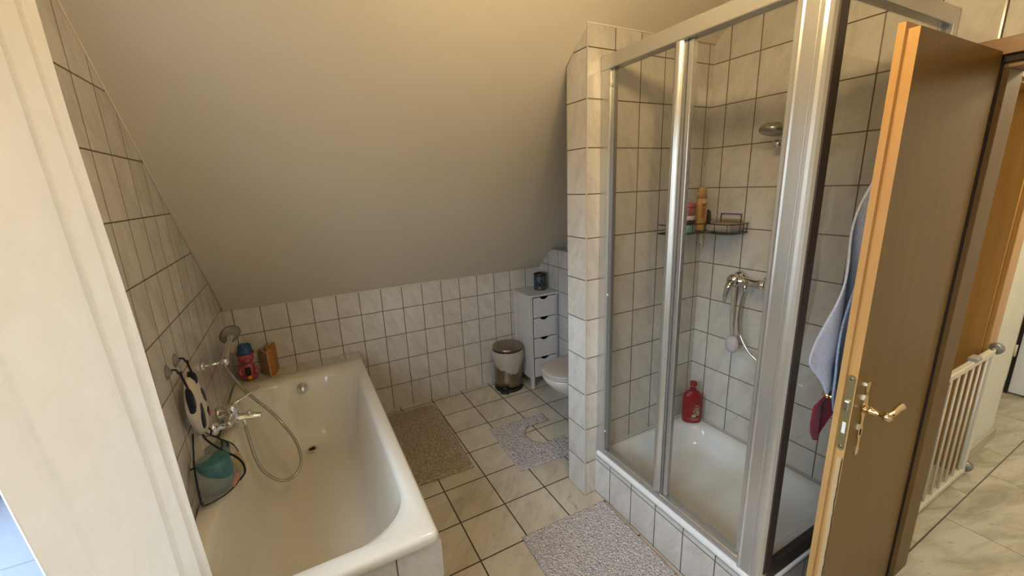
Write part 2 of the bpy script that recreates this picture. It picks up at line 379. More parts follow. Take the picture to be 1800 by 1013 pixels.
# ------------------------------------------------------------------ ceiling lamp (three bulbs)
lp = thing('ceiling_lamp', 'round ceiling lamp with three warm bulbs above the room centre', 'lamp', (LAMP[0], LAMP[1], ZC))
b = MB(); b.lathe([(0.0, 0), (0.09, 0), (0.09, -0.025), (0.0, -0.03)], (LAMP[0], LAMP[1], ZC)); b.obj('base', M_chrome, lp)
EM = bpy.data.materials.new('bulb_glow'); EM.use_nodes = True
EM.node_tree.nodes['Principled BSDF'].inputs['Emission Color'].default_value = (1, 0.72, 0.4, 1); EM.node_tree.nodes['Principled BSDF'].inputs['Emission Strength'].default_value = 40
for k in range(3):
    a = 2*pi*k/3 + 0.4; px, py = LAMP[0]+0.13*cos(a), LAMP[1]+0.13*sin(a)
    b = MB(); b.tube([(LAMP[0], LAMP[1], ZC-.02), (px, py, ZC-0.06), (px, py, ZC-0.085)], 0.008); b.lathe([(0.018, -0.12), (0.022, -0.085), (0.01, -0.08)], (px, py, ZC)); b.obj('arm', M_chrome, lp)
    MB().sphere((px, py, ZC-0.145), 0.027).obj('bulb', EM, lp)
    point('bulb_light', (px, py, ZC-0.19), 17, WARM, 0.02)

# ------------------------------------------------------------------ hallway
wall('floor_hall', M_hall, (2.441, 7.0, -4.2, -0.9, -0.12, 0.0))
wall('wall_hall_gate', M_white, (2.58, 2.66, -2.37, -2.25, 0, 2.6), (3.56, 4.13, -2.37, -2.25, 0, 2.6), (2.66, 3.56, -2.37, -2.25, 2.02, 2.6), (4.01, 4.13, -2.25, -1.95, 0, 2.6), (4.13, 5.2, -2.07, -1.95, 0, 2.6))
wall('wall_hall_far', M_white, (5.0, 5.1, -2.17, -1.95, 0, 2.6), (5.0, 5.1, -4.2, -3.05, 0, 2.6), (5.0, 5.1, -3.05, -2.17, 2.05, 2.6), (5.12, 5.2, -4.2, -1.9, -0.1, 2.6))  # last box is an unseen backing added to block light leaking round the door
wall('wall_hall_near', M_white, (2.58, 5.1, -4.2, -4.1, 0, 2.6))
M_stair = plain('stair_wall', (0.50, 0.42, 0.30), 0.8)
wall('wall_stair', M_stair, (2.58, 3.9, -1.2, -1.1, 0, 2.6), (3.9, 4.0, -2.25, -1.1, 0, 2.6))
wall('ceiling_hall', M_white, (2.441, 5.2, -4.2, -0.9, 2.55, 2.65))
b = MB(); b.box(3.66, 4.145, -2.385, -2.37, 0, 0.075); b.box(4.13, 4.142, -2.385, -2.07, 0, 0.075)
struct(b.obj('baseboard_hall', plain('tile_base', (0.50, 0.45, 0.33), 0.4), bevel=0.003), 'beige tile baseboard of the hall wall')
b = MB(); b.box(4.97, 5.0, -2.215, -2.15, 0, 0.10)
struct(b.obj('baseboard_far', plain('tile_base2', (0.52, 0.46, 0.33), 0.4), bevel=0.003), 'short beige tile baseboard beside the white hall door')
b = MB(); b.box(4.975, 5.0, -2.225, -2.165, 0.10, 2.09); b.box(4.975, 5.0, -3.10, -2.165, 2.04, 2.09)
struct(b.obj('trim_3', M_cream, bevel=0.004), 'cream frame around the white hall door')
hd = struct(MB().box(5.005, 5.04, -3.05, -2.24, 0.012, 2.04).obj('door_2', M_hdoor, bevel=0.003), 'white hall door at the far end')
MB().box(4.999, 5.006, -2.245, -2.228, 0.0, 2.04).obj('door_gap', M_seal, hd)
b = MB(); b.lathe([(0.009, 4.965), (0.009, 5.004)], (0, -2.95, 1.03), 'x', 12); b.tube([(4.968, -2.95, 1.03), (4.966, -2.86, 1.03)], 0.008); b.obj('door_handle', M_chrome, hd)
for zz in (0.3, 1.58): MB().lathe([(0.009, zz), (0.009, zz+0.09)], (4.975, -2.232, 0), 'z', 10).obj('hinge', M_cream, hd)
# gate opening frame
b = MB(); b.box(3.52, 3.56, -2.37, -2.22, 0, 1.98); b.box(2.66, 2.70, -2.37, -2.22, 0, 1.98); b.box(2.66, 3.56, -2.37, -2.22, 1.98, 2.02)
b.box(3.53, 3.655, -2.390, -2.37, 0, 2.045); b.box(2.60, 2.69, -2.390, -2.37, 0, 2.045); b.box(2.60, 3.655, -2.390, -2.37, 1.99, 2.045)
struct(b.obj('trim_4', M_amber, bevel=0.003), 'amber wooden frame around the stair opening')
# safety gate
M_gate = plain('gate_paint', (0.78, 0.72, 0.58), 0.35, metal=0.1)
g = thing('safety_gate', 'cream metal safety gate across the stair opening in the hall', 'safety gate', (3.1, -2.41, 0))
yg = -2.412
MB().box(2.72, 3.50, yg-.012, yg+.012, 0.725, 0.755).obj('top_rail', M_gate, g, bevel=0.004)
MB().box(2.72, 3.50, yg-.012, yg+.012, 0.035, 0.065).obj('bottom_rail', M_gate, g, bevel=0.004)
for k in range(9):
    xx = 2.735 + k*0.089; MB().tube([(xx, yg, 0.06), (xx, yg, 0.73)], 0.0055, 8).obj('bar', M_gate, g)
MB().box(3.475, 3.50, yg-.013, yg+.013, 0.035, 0.755).obj('end_post', M_gate, g, bevel=0.003)
for zz in (0.05, 0.745):
    b = MB(); b.tube([(3.49, yg, zz), (3.56, yg, zz)], 0.011, 12); b.lathe([(0.027, 3.535), (0.03, 3.552), (0.03, 3.565)], (0, yg, zz), 'x', 16); b.lathe([(0.016, -2.41), (0.016, -2.39)], (3.56, 0, zz), 'y', 12); b.obj('clamp', plain('clamp_grey', (0.28, 0.28, 0.28), 0.3, metal=0.6), g)
MB().box(3.22, 3.29, yg-.017, yg+.017, 0.750, 0.772).obj('latch', plain('latch_grey', (0.4, 0.38, 0.33), 0.4), g, bevel=0.004)

# ------------------------------------------------------------------ bathroom door and its frame
b = MB()
b.box(2.425, 2.441, -2.475, -2.42, 0, 1.975); b.box(2.425, 2.441, -3.18, -2.42, 1.976, 2.024, 1); b.box(2.425, 2.441, -3.18, -3.115, 0, 2.024)
b.box(2.455, 2.58, -2.506, -2.470, 0, 1.94); b.box(2.455, 2.58, -3.13, -3.095, 0, 1.94); b.box(2.455, 2.58, -3.13, -2.47, 1.94, 2.0, 1)
b.box(2.441, 2.455, -2.492, -2.470, 0, 1.975, 2); b.box(2.441, 2.455, -3.13, -2.47, 1.955, 2.0, 2)
b.box(2.58, 2.596, -2.56, -2.45, 0, 2.03) if False else None
struct(b.obj('trim_5', [M_jamb, M_jambh, M_seal], bevel=0.0015), 'brown wooden frame of the bathroom door')
b = MB()
b.box(1.863, 2.432, -2.490, -2.466, 0.012, 1.985, 0)
b.box(1.849, 2.432, -2.466, -2.450, 0.012, 2.0, 0)
dr = b.obj('door_1', [M_door, M_dooredge], bevel=0)
struct(dr, 'open brown veneered bathroom door seen from its edge')
for p in dr.data.polygons:
    if abs(p.normal.x) > 0.9 and p.center.x < 2.0 or abs(p.normal.z) > 0.9: p.material_index = 1
    if abs(p.center.y + 2.466) < 1e-4: p.material_index = 1
# lock plate with latch and bolt
b = MB(); o = []
for k in range(9): a = pi*k/8; o.append((-2.4775+0.0095*cos(a), 1.058+0.0095*sin(a)))
for k in range(9): a = pi+pi*k/8; o.append((-2.4775+0.0095*cos(a), 0.826+0.0095*sin(a)))
b.prism(o, 'x', 1.8605, 1.864); lk = b.obj('lock_plate', M_lock, dr)
MB().box(1.851, 1.862, -2.483, -2.470, 0.953, 0.985).obj('latch_bolt', M_chrome, lk, bevel=0.003)
MB().box(1.8595, 1.861, -2.482, -2.473, 0.875, 0.912).obj('dead_bolt', plain('bolt', (0.8, 0.8, 0.78), 0.2), lk)
for zz in (1.055, 0.829): MB().lathe([(0.0045, 1.8590), (0.0045, 1.861)], (0, -2.4775, zz), 'x', 10).obj('screw', M_steel, lk)
# handle plates (curvy long plate) and levers, both sides
def plate(y, s):
    b = MB(); half = [(0.010,1.032),(0.013,1.022),(0.010,1.005),(0.0075,0.99),(0.014,0.975),(0.0175,0.955),(0.0165,0.935),(0.009,0.915),(0.008,0.89),(0.013,0.872),(0.014,0.855),(0.008,0.838),(0.0075,0.815),(0.012,0.798),(0.010,0.782)]
    o = [(1.933+w, z) for w, z in half] + [(1.933-w, z) for w, z in half[::-1]]
    b.prism(o, 'y', y, y + s*0.004); return b
def lever(y, s):
    b = MB()
    b.lathe([(0.013, 0), (0.0145, s*0.004), (0.010, s*0.010), (0.0135, s*0.014), (0.009, s*0.020), (0.0075, s*0.036), (0.0085, s*0.044), (0.012, s*0.047), (0.0128, s*0.056), (0.011, s*0.064), (0.004, s*0.068)], (1.933, y, 0.943), 'y', 20)
    pts = spline([(1.933, y+s*0.054, 0.943), (1.965, y+s*0.058, 0.946), (2.0, y+s*0.054, 0.947), (2.045, y+s*0.05, 0.943)], 6)
    n = len(pts); b.tube(pts, [0.008 + 0.004*(k/n)**2 for k in range(n)], 12, flat=0.75); return b
plate(-2.490, -1).obj('handle_plate', M_brass, dr, bevel=0.0012)
lv = lever(-2.494, -1).obj('door_handle', M_brass, dr)
plate(-2.450, 1).obj('handle_plate', M_brass, dr, bevel=0.0012)
lever(-2.446, 1).obj('door_handle', M_brass, dr)
for zz in (0.866,): MB().box(1.931, 1.9355, -2.4952, -2.493, 0.852, 0.872).obj('keyhole', M_dark, dr)
for zz in (0.25, 1.72): MB().lathe([(0.008, zz), (0.008, zz+0.08)], (2.437, -2.447, 0), 'z', 12).obj('hinge', M_brass, dr)

# ------------------------------------------------------------------ bathtub
bt = thing('bathtub', 'cream enamel bathtub built in along the left wall', 'bathtub', (0.37, -1.0, 0.1))
b = MB(); N = 10
rings = []
def rr(x0, x1, y0, y1, r, z): return rrect(x0, x1, y0, y1, r, z, N)
rings += [rr(0.004, 0.742, -1.862, -0.168, 0.018, 0.500), rr(0.002, 0.746, -1.868, -0.166, 0.020, 0.512), rr(0.002, 0.7465, -1.869, -0.166, 0.020, 0.532), rr(0.006, 0.742, -1.864, -0.170, 0.020, 0.541), rr(0.013, 0.735, -1.855, -0.177, 0.025, 0.545)]
rings += [rr(0.040, 0.706, -1.822, -0.245, 0.09, 0.545), rr(0.056, 0.692, -1.802, -0.275, 0.16, 0.542), rr(0.066, 0.683, -1.790, -0.290, 0.20, 0.533), rr(0.074, 0.676, -1.778, -0.298, 0.20, 0.515)]
rings += [rr(0.090, 0.660, -1.74, -0.318, 0.20, 0.43), rr(0.108, 0.643, -1.69, -0.340, 0.20, 0.34), rr(0.125, 0.626, -1.62, -0.362, 0.19, 0.25), rr(0.145, 0.605, -1.55, -0.385, 0.18, 0.19), rr(0.175, 0.575, -1.49, -0.41, 0.16, 0.15), rr(0.215, 0.535, -1.43, -0.44, 0.13, 0.130), rr(0.29, 0.46, -1.30, -0.50, 0.08, 0.122)]
b.loft(rings, 0, False, True); b.obj('basin', M_enam, bt)
b = MB(); b.lathe([(0.031, 0.1385), (0.031, 0.1425), (0.025, 0.1435), (0.023, 0.1395), (0.0, 0.139)], (0.367, -0.462, 0), 'z', 24); dd = b.obj('drain', M_chrome, bt)
MB().lathe([(0.0, 0.1402), (0.019, 0.1402), (0.019, 0.1398), (0, 0.1398)], (0.367, -0.462, 0), 'z', 20).obj('drain_hole', M_dark, dd)
b = MB(); b.lathe([(0.033, -0.318), (0.035, -0.328), (0.031, -0.338), (0.022, -0.343), (0.020, -0.352), (0.010, -0.356), (0, -0.356)], (0.368, 0, 0.485), 'y', 28); b.obj('overflow_knob', M_chrome, bt)
tag(MB().tube([(0.0, -0.166, 0.534), (0.746, -0.166, 0.534)], 0.004, 6).obj('sealant_bead', M_sil, bt), None, None) if False else MB().tube([(0.005, -0.166, 0.534), (0.738, -0.166, 0.534)], 0.004, 6).obj('sealant_bead', M_sil, bt)

# ------------------------------------------------------------------ bath mixer
f = thing('bath_mixer', 'chrome bath mixer tap with lever on the left wall', 'tap', (0.0, -0.785, 0.62))
for yy in (-0.71, -0.86):
    MB().lathe([(0.034, 0.001), (0.035, 0.008), (0.026, 0.022), (0.014, 0.028), (0.013, 0.05)], (0, yy, 0.62), 'x', 24).obj('escutcheon', M_chrome, f)
b = MB(); b.lathe([(0.012, -0.865), (0.018, -0.855), (0.018, -0.83), (0.024, -0.815), (0.027, -0.785), (0.024, -0.755), (0.018, -0.74), (0.018, -0.715), (0.012, -0.705)], (0.062, 0, 0.62), 'y', 24)
b.obj('body', M_chrome, f)
b = MB(); b.tube(spline([(0.065, -0.785, 0.612), (0.10, -0.785, 0.608), (0.15, -0.782, 0.600), (0.19, -0.780, 0.592)], 5), [0.022]*6+[0.019]*6+[0.016]*3+[0.013], 16, flat=0.75); b.obj('spout', M_chrome, f)
b = MB(); b.lathe([(0.024, 0.63), (0.029, 0.645), (0.029, 0.665), (0.022, 0.682), (0.008, 0.69), (0.0, 0.69)], (0.075, -0.785, 0), 'z', 24); b.obj('cartridge', M_chrome, f)
b = MB(); b.tube([(0.078, -0.785, 0.683), (0.11, -0.762, 0.69), (0.155, -0.728, 0.70), (0.195, -0.70, 0.708)], [0.010, 0.008, 0.0055, 0.004], 10, flat=0.6); b.obj('lever', M_chrome, f)
MB().lathe([(0.010, 0.605), (0.012, 0.622), (0.008, 0.632), (0, 0.634)], (0.14, -0.783, 0), 'z', 14).obj('diverter_knob', M_chrome, f)
MB().lathe([(0.011, 0.56), (0.011, 0.60)], (0.115, -0.790, 0), 'z', 14).obj('hose_outlet', M_chrome, f)
# hand shower, hose, holder over the bath
hs = thing('hand_shower', 'grey round hand shower resting in its wall holder over the bath', 'hand shower', (0.09, -0.6, 0.93))
hc = Vector((0.088, -0.50, 0.952)); hn = Vector((0.55, -0.75, -0.35)).normalized()
def disc_rings(c, n, prof, k=28):
    u = n.orthogonal().normalized(); w = n.cross(u)
    return [[tuple(c + n*h + (u*cos(2*pi*i/k) + w*sin(2*pi*i/k))*r) for i in range(k)] for r, h in prof]
b = MB(); b.loft(disc_rings(hc, hn, [(0.012, -0.022), (0.035, -0.018), (0.052, -0.006), (0.054, 0.004), (0.050, 0.009)]), 0, True, True); b.obj('head', M_steel if False else plain('grey_chrome', (0.20, 0.185, 0.16), 0.35, metal=0.6), hs)
b = MB(); b.loft(disc_rings(hc, hn, [(0.046, 0.0095), (0.044, 0.0115), (0.0, 0.0115)]), 0, False, True); b.obj('spray_face', plain('spray_face', (0.20, 0.19, 0.16), 0.45, bump=0.5, bs=250), hs)
b = MB(); b.tube(spline([hc - hn*0.008, (0.090, -0.56, 0.945), (0.090, -0.66, 0.93), (0.090, -0.76, 0.910), (0.090, -0.80, 0.90)], 5), [0.018]*5+[0.013]*8+[0.0125]*5+[0.010]*3, 14); b.obj('handle', M_chrome, hs)
wh = thing('shower_holder', 'chrome wall bracket holding the hand shower over the bath', 'shower holder', (0, -0.80, 0.91))
MB().lathe([(0.022, 0.001), (0.021, 0.010), (0.012, 0.016)], (0, -0.80, 0.905), 'x', 18).obj('wall_plate', M_chrome, wh)
b = MB(); b.tube([(0.01, -0.80, 0.905), (0.078, -0.79, 0.905)], 0.007, 10); b.lathe([(0.017, -0.805), (0.0185, -0.775)], (0.090, 0, 0.905), 'y', 18); b.obj('arm', M_chrome, wh)
sh = MB().tube(spline([(0.115, -0.790, 0.559), (0.120, -0.800, 0.50), (0.135, -0.835, 0.40), (0.165, -0.86, 0.32), (0.225, -0.875, 0.262), (0.285, -0.87, 0.262), (0.322, -0.82, 0.30), (0.310, -0.74, 0.37), (0.255, -0.66, 0.46), (0.205, -0.63, 0.54), (0.155, -0.62, 0.61), (0.115, -0.65, 0.70), (0.095, -0.72, 0.80), (0.089, -0.79, 0.875), (0.090, -0.802, 0.90)], 8), 0.0075, 10).obj('shower_hose', M_hose)
tag(sh, 'grey metal shower hose looping down into the bathtub', 'hose')

# ------------------------------------------------------------------ bath toys on the ledge
M_pink = plain('toy_pink', (0.42, 0.085, 0.11), 0.4, var=0.1); M_tblue = plain('toy_blue', (0.02, 0.085, 0.20), 0.5)
M_yel = plain('toy_yellow', (0.75, 0.38, 0.02), 0.4); M_or = plain('toy_orange', (0.42, 0.17, 0.03), 0.5, var=0.15)
t = thing('toy_figure', 'pink plastic bath toy figure with blue hat on the ledge', 'toy', (0.085, -0.10, 0.53))
b = MB(); b.lathe([(0.0, 0.0), (0.040, 0.0), (0.046, 0.015), (0.047, 0.05), (0.040, 0.09), (0.024, 0.108), (0.02, 0.115)], (0.085, -0.10, 0.53), 'z', 24, sy=0.8); b.obj('body', M_pink, t)
b = MB(); b.sphere((0.083, -0.10, 0.675), 0.042, sy=0.9); b.sphere((0.090, -0.137, 0.667), 0.019, 14, 8); b.obj('head', M_pink, t)
for sx in (-1, 1):
    MB().sphere((0.085+sx*0.036, -0.105, 0.705), 0.014, 12, 8, sy=0.5).obj('ear', M_pink, t)
    MB().tube([(0.085+sx*0.03, -0.11, 0.62), (0.085+sx*0.047, -0.13, 0.595), (0.085+sx*0.035, -0.148, 0.58)], [0.012, 0.011, 0.010], 10).obj('arm', M_pink, t)
b = MB(); b.lathe([(0.043, 0.705), (0.046, 0.712), (0.038, 0.722), (0.037, 0.742), (0.028, 0.757), (0.0, 0.760)], (0.085, -0.10, 0), 'z', 20)
for k in range(7): a = 2*pi*k/7; b.sphere((0.085+0.026*cos(a), -0.10+0.022*sin(a), 0.753), 0.012, 10, 6)
b.obj('hat', M_tblue, t)
MB().box(0.070, 0.100, -0.146, -0.136, 0.570, 0.622).obj('belly_panel', M_black, t, bevel=0.004)
MB().lathe([(0.012, -0.152), (0.013, -0.144), (0.013, -0.138)], (0.088, 0, 0.552), 'y', 14).obj('button', M_yel, t)
bk = thing('bath_book', 'orange padded bath book standing half open against back wall', 'toy', (0.19, -0.08, 0.53))
def slab(p0, p1, h, th, name, m, tilt=0.0):
    d = Vector((p1[0]-p0[0], p1[1]-p0[1], 0)); nn = Vector((-d.y, d.x, 0)).normalized()*th/2
    b = MB(); up = Vector((nn.x, nn.y, 0)).normalized()*tilt + Vector((0, 0, h))
    A = [Vector((*p0, 0.531))-nn, Vector((*p1, 0.531))-nn, Vector((*p1, 0.531))+nn, Vector((*p0, 0.531))+nn]
    b.add([tuple(a) for a in A] + [tuple(a+up) for a in A], [(0,3,2,1),(4,5,6,7),(0,1,5,4),(1,2,6,5),(2,3,7,6),(3,0,4,7)])
    return b.obj(name, m, bk, bevel=0.006)
slab((0.212, -0.135), (0.235, -0.012), 0.185, 0.022, 'cover', M_or)
slab((0.206, -0.135), (0.192, -0.02), 0.18, 0.016, 'page', plain('toy_orange2', (0.55, 0.20, 0.02), 0.5))
slab((0.203, -0.140), (0.150, -0.03), 0.165, 0.014, 'cover', plain('page_print', (0.50, 0.30, 0.16), 0.5, var=0.5, vs=60))
slab((0.198, -0.138), (0.170, -0.03), 0.155, 0.010, 'page', plain('page_green', (0.10, 0.20, 0.14), 0.5, var=0.6, vs=50))
bl = MB().sphere((0.163, -0.055, 0.549), 0.022, 14, 8, sx=1.1, sy=0.7, sz=0.8).obj('toy_block', plain('toy_grey', (0.16, 0.12, 0.11), 0.5))
tag(bl, 'small dark toy lump tucked behind the orange bath book', 'toy')

# ------------------------------------------------------------------ toy net bag on suction hooks
for (yy, zz, lab) in ((-1.256, 1.063, 'clear suction hook nearer the curtain, holding the toy bag'), (-1.139, 1.064, 'clear suction hook farther from the curtain, holding the toy bag')):
    h = thing('suction_hook', lab, 'hook', (0, yy, zz))
    MB().lathe([(0.026, 0.001), (0.024, 0.004), (0.012, 0.009), (0.008, 0.014)], (0, yy, zz), 'x', 20).obj('suction_cup', plain('clear_rubber', (0.45, 0.42, 0.38), 0.15, trans=0.6), h)
    MB().tube(spline([(0.012, yy, zz+0.005), (0.026, yy, zz+0.002), (0.032, yy, zz-0.012), (0.040, yy, zz-0.008)], 4), 0.004, 8).obj('hook_arm', M_black, h)
bag = thing('toy_bag', 'mesh bath toy bag with black and white cow face top', 'toy bag', (0.02, -1.20, 0.95))
M_cow = fabric('cow_white', (0.62, 0.56, 0.46), (0.52, 0.46, 0.37), scale=90); M_navy = fabric('navy_fabric', (0.010, 0.013, 0.028), scale=90)
# face: padded oval shape in the wall plane (y,z)
def pad(outline, x0, th, name, mat, parent, k=1.0):
    c0 = (sum(p[0] for p in outline)/len(outline), sum(p[1] for p in outline)/len(outline)); rings = []
    for s, h in ((1.0, 0.0), (0.98, 0.4), (0.85, 0.8), (0.55, 1.0), (0.05, 1.05)):
        rings.append([(x0+th*h, c0[0]+(p[0]-c0[0])*s, c0[1]+(p[1]-c0[1])*s) for p in outline])
    b = MB(); b.loft(rings, 0, True, True); return b.obj(name, mat, parent)
def clos(pts, k=6):
    P = pts + [pts[0], pts[1], pts[2]]; q = spline([(p[0], p[1], 0) for p in [pts[-1]] + P], k)
    n = k*len(pts); return [(v.x, v.y) for v in q[k:k+n]]
face = clos([(-1.215, 0.985), (-1.145, 0.995), (-1.095, 0.935), (-1.070, 0.855), (-1.075, 0.785), (-1.125, 0.745), (-1.185, 0.765), (-1.235, 0.83), (-1.262, 0.915)])
fc = pad(face, 0.026, 0.030, 'cow_face', M_cow, bag)
pad(clos([(-1.175, 0.965), (-1.150, 1.015), (-1.120, 0.975), (-1.150, 0.955)], 4), 0.030, 0.024, 'ear', M_navy, bag)
pad(clos([(-1.268, 0.955), (-1.243, 0.985), (-1.222, 0.93), (-1.232, 0.885), (-1.258, 0.89)], 4), 0.036, 0.018, 'ear', M_navy, bag)
pad(clos([(-1.150, 0.935), (-1.115, 0.93), (-1.090, 0.88), (-1.094, 0.852), (-1.130, 0.88)], 4), 0.046, 0.013, 'patch', M_navy, bag)
pad(clos([(-1.205, 0.90), (-1.172, 0.90), (-1.162, 0.84), (-1.176, 0.788), (-1.202, 0.80), (-1.216, 0.85)], 4), 0.046, 0.013, 'patch', M_navy, bag)
pad(clos([(-1.128, 0.828), (-1.105, 0.842), (-1.092, 0.830), (-1.112, 0.815)], 4), 0.052, 0.008, 'nose', M_navy, bag)
pad(clos([(-1.112, 0.812), (-1.094, 0.825), (-1.086, 0.810), (-1.100, 0.796)], 4), 0.052, 0.007, 'mouth', plain('toy_red', (0.30, 0.02, 0.03), 0.6), bag)
MB().tube([(0.034, -1.256, 1.055), (0.045, -1.245, 0.975)], 0.004, 8).obj('strap', M_navy, bag)
MB().tube([(0.034, -1.139, 1.055), (0.042, -1.145, 1.005)], 0.004, 8).obj('strap', M_navy, bag)
def net_mat(name, col, dens):
    m = NT(name); vec, xyz = m.coords()
    m.b.inputs['Base Color'].default_value = rgb(col); m.b.inputs['Roughness'].default_value = 0.5
    al = m.ramp(m.noise(vec, 420, 2), 0.35, 0.65, 0.16, 0.40)
    m.link(al, m.b.inputs['Alpha']); return m.mat
M_net = net_mat('bag_net', (0.50, 0.47, 0.42), 0.10)
def halfring(z, yc, hw, d, n=18, tilt=0.0):
    return [(0.006 + d*sin(pi*k/n), yc - hw*cos(pi*k/n), z + tilt*sin(pi*k/n)) for k in range(n+1)]
rings = [halfring(0.775, -1.150, 0.035, 0.02), halfring(0.735, -1.165, 0.070, 0.035), halfring(0.70, -1.190, 0.115, 0.080, tilt=-0.005), halfring(0.65, -1.21, 0.150, 0.135), halfring(0.60, -1.225, 0.150, 0.150), halfring(0.565, -1.23, 0.120, 0.125), halfring(0.548, -1.23, 0.06, 0.07)]
b = MB(); b.loft(rings, 0, False, True, closed=False); b.obj('net', M_net, bag)
rim = [Vector(p) + Vector((0.002, 0, 0)) for p in halfring(0.70, -1.190, 0.117, 0.082, tilt=-0.005)]
MB().tube(rim, 0.0035, 8).obj('rim_piping', M_navy, bag)
MB().tube(spline([Vector(r[8])+Vector((0.003, 0, 0)) for r in rings[:6]], 4), 0.004, 8).obj('seam_piping', M_navy, bag)
MB().tube(spline([(0.03, -1.10, 0.76), (0.045, -1.085, 0.725), rim[16]], 5), 0.003, 8).obj('seam_piping', M_navy, bag)
MB().tube(spline([r[1] for r in rings], 4), 0.003, 8).obj('seam_piping', M_navy, bag)
MB().tube(spline([Vector(r[13])+Vector((0.003, 0, 0)) for r in rings[:6]], 4), 0.0025, 8).obj('seam_piping', M_navy, bag)
MB().tube([Vector(q) for q in rings[5][1:14]], 0.0028, 8).obj('seam_piping', M_navy, bag)
M_teal = plain('toy_teal', (0.045, 0.15, 0.17), 0.5, var=0.3, vs=30)
b = MB(); b.lathe([(0.0, 0.565), (0.040, 0.566), (0.056, 0.60), (0.060, 0.645), (0.055, 0.700), (0.046, 0.704), (0.0, 0.700)], (0.068, -1.275, 0), 'z', 22); tag(b.obj('toy_cup', M_teal), 'teal toy cup in the near side of the net bag', 'toy')
b = MB(); b.lathe([(0.0, 0.572), (0.034, 0.573), (0.038, 0.62), (0.043, 0.684), (0.038, 0.684), (0.033, 0.64), (0, 0.63)], (0.066, -1.160, 0), 'z', 22); tag(b.obj('toy_bucket', plain('teal_dark', (0.02, 0.07, 0.09), 0.5)), 'dark teal toy bucket in the far side of the net bag', 'toy')
b = MB(); b.sphere((0.125, -1.190, 0.600), 0.028, sz=1.2, sy=0.8); b.sphere((0.132, -1.186, 0.638), 0.014, 12, 8); tag(b.obj('toy_duck', plain('toy_yel2', (0.50, 0.36, 0.09), 0.5)), 'small yellow bath toy in the front of the net bag', 'toy')
b = MB(); b.tube([(0.115, -1.300, 0.582), (0.128, -1.262, 0.592), (0.128, -1.245, 0.598)], [0.010, 0.014, 0.012], 12); tag(b.obj('toy_fish', plain('toy_or2', (0.50, 0.16, 0.06), 0.5)), 'orange bath toy at the bottom of the net bag', 'toy')
b = MB(); b.tube([(0.118, -1.268, 0.625), (0.112, -1.262, 0.69)], [0.013, 0.010], 10); tag(b.obj('toy_squirter', plain('toy_ochre', (0.40, 0.24, 0.07), 0.5)), 'ochre bath toy stick before the teal cup', 'toy')

# ------------------------------------------------------------------ curtain
cu = thing('curtain', 'cream cloth curtain hanging at left in front of the window', 'curtain', (0.17, -2.2, 2.2))
def curtain_xy(t, z):
    # t 0 at the near hem, 1 at the edge towards the bath
    ye = -2.040 - 0.060*(z-0.85); yh = -2.436 - 0.12*(z-1.263)
    y = yh + (ye-yh)*t
    x = 0.168 + 0.016*sin(pi*min(1, max(0, (t-0.1)/0.62))) + 0.003*sin(z*3.1+t*5) + 0.0015*sin(z*9+t*14)
    q = noise.noise(Vector((t*3.5, z*2.2, 5))); x += 0.005*q*max(0, 1-t*1.3)
    for tc, am in ((0.71, 0.007), (0.90, 0.006)):          # pressed pleats: a crease, then a flat strip further out
        x += am*min(1, max(0, (t-tc)/0.006)) - 0.006*max(0, 1-abs(t-tc+0.006)/0.007)
    x -= 0.0035*max(0, 1-abs(t-0.135)/0.012)
    if t < 0.13: x -= 0.006*(0.13-t)/0.13
    return (x + 0.012, y)
b = MB(); rings = []
nz, nt = 70, 420
for i in range(nz+1):
    z = 0.30 + (2.20-0.30)*i/nz
    rings.append([(*curtain_xy(k/nt, z), z) for k in range(nt+1)])
b.loft(rings, 0, closed=False); b.obj('cloth', M_curt, cu, solid=0.002)
rd = thing('curtain_rod', 'white curtain rod above the left window', 'curtain rod', (0.17, -2.3, 2.22))
MB().tube([(0.178, -3.1, 2.215), (0.178, -1.93, 2.215)], 0.012, 12).obj('rod', M_hdoor, rd)
for yy in (-3.0, -2.0): MB().tube([(0.0, yy, 2.215), (0.178, yy, 2.215)], 0.008, 8).obj('bracket', M_hdoor, rd)

# ------------------------------------------------------------------ shower tray
st = thing('shower_tray', 'white enamel shower tray on its tiled plinth', 'shower tray', (2.08, -1.92, 0.23))
X0, X1, Y0, Y1 = 1.7165, 2.440, -2.382, -1.486
b = MB()
rings = [rr(X0+.004, X1, Y0+.004, Y1, 0.012, 0.2335), rr(X0, X1, Y0, Y1, 0.012, 0.238), rr(X0, X1, Y0, Y1, 0.012, 0.251), rr(X0+.006, X1-.001, Y0+.006, Y1-.001, 0.014, 0.2605), rr(X0+.05, X1-.02, Y0+.05, Y1-.02, 0.06, 0.262), rr(X0+.085, X1-.042, Y0+.085, Y1-.042, 0.15, 0.256), rr(X0+.10, X1-.055, Y0+.10, Y1-.055, 0.15, 0.235), rr(X0+.125, X1-.08, Y0+.125, Y1-.08, 0.14, 0.175), rr(X0+.155, X1-.11, Y0+.155, Y1-.11, 0.12, 0.148), rr(X0+.20, X1-.155, Y0+.20, Y1-.155, 0.09, 0.140), rr(X0+.30, X1-.30, Y0+.35, Y1-.35, 0.03, 0.137)]
b.loft(rings, 0, False, True); b.obj('basin', M_tray, st)
MB().lathe([(0.045, 0.1385), (0.045, 0.1425), (0.035, 0.146), (0, 0.147)], (2.10, -2.12, 0), 'z', 28).obj('drain_cover', M_chrome, st)
b = MB(); b.tube([(1.78, -1.487, 0.264), (2.437, -1.487, 0.264), (2.437, -2.33, 0.264)], 0.006, 8); b.obj('sealant_bead', M_sil, st)

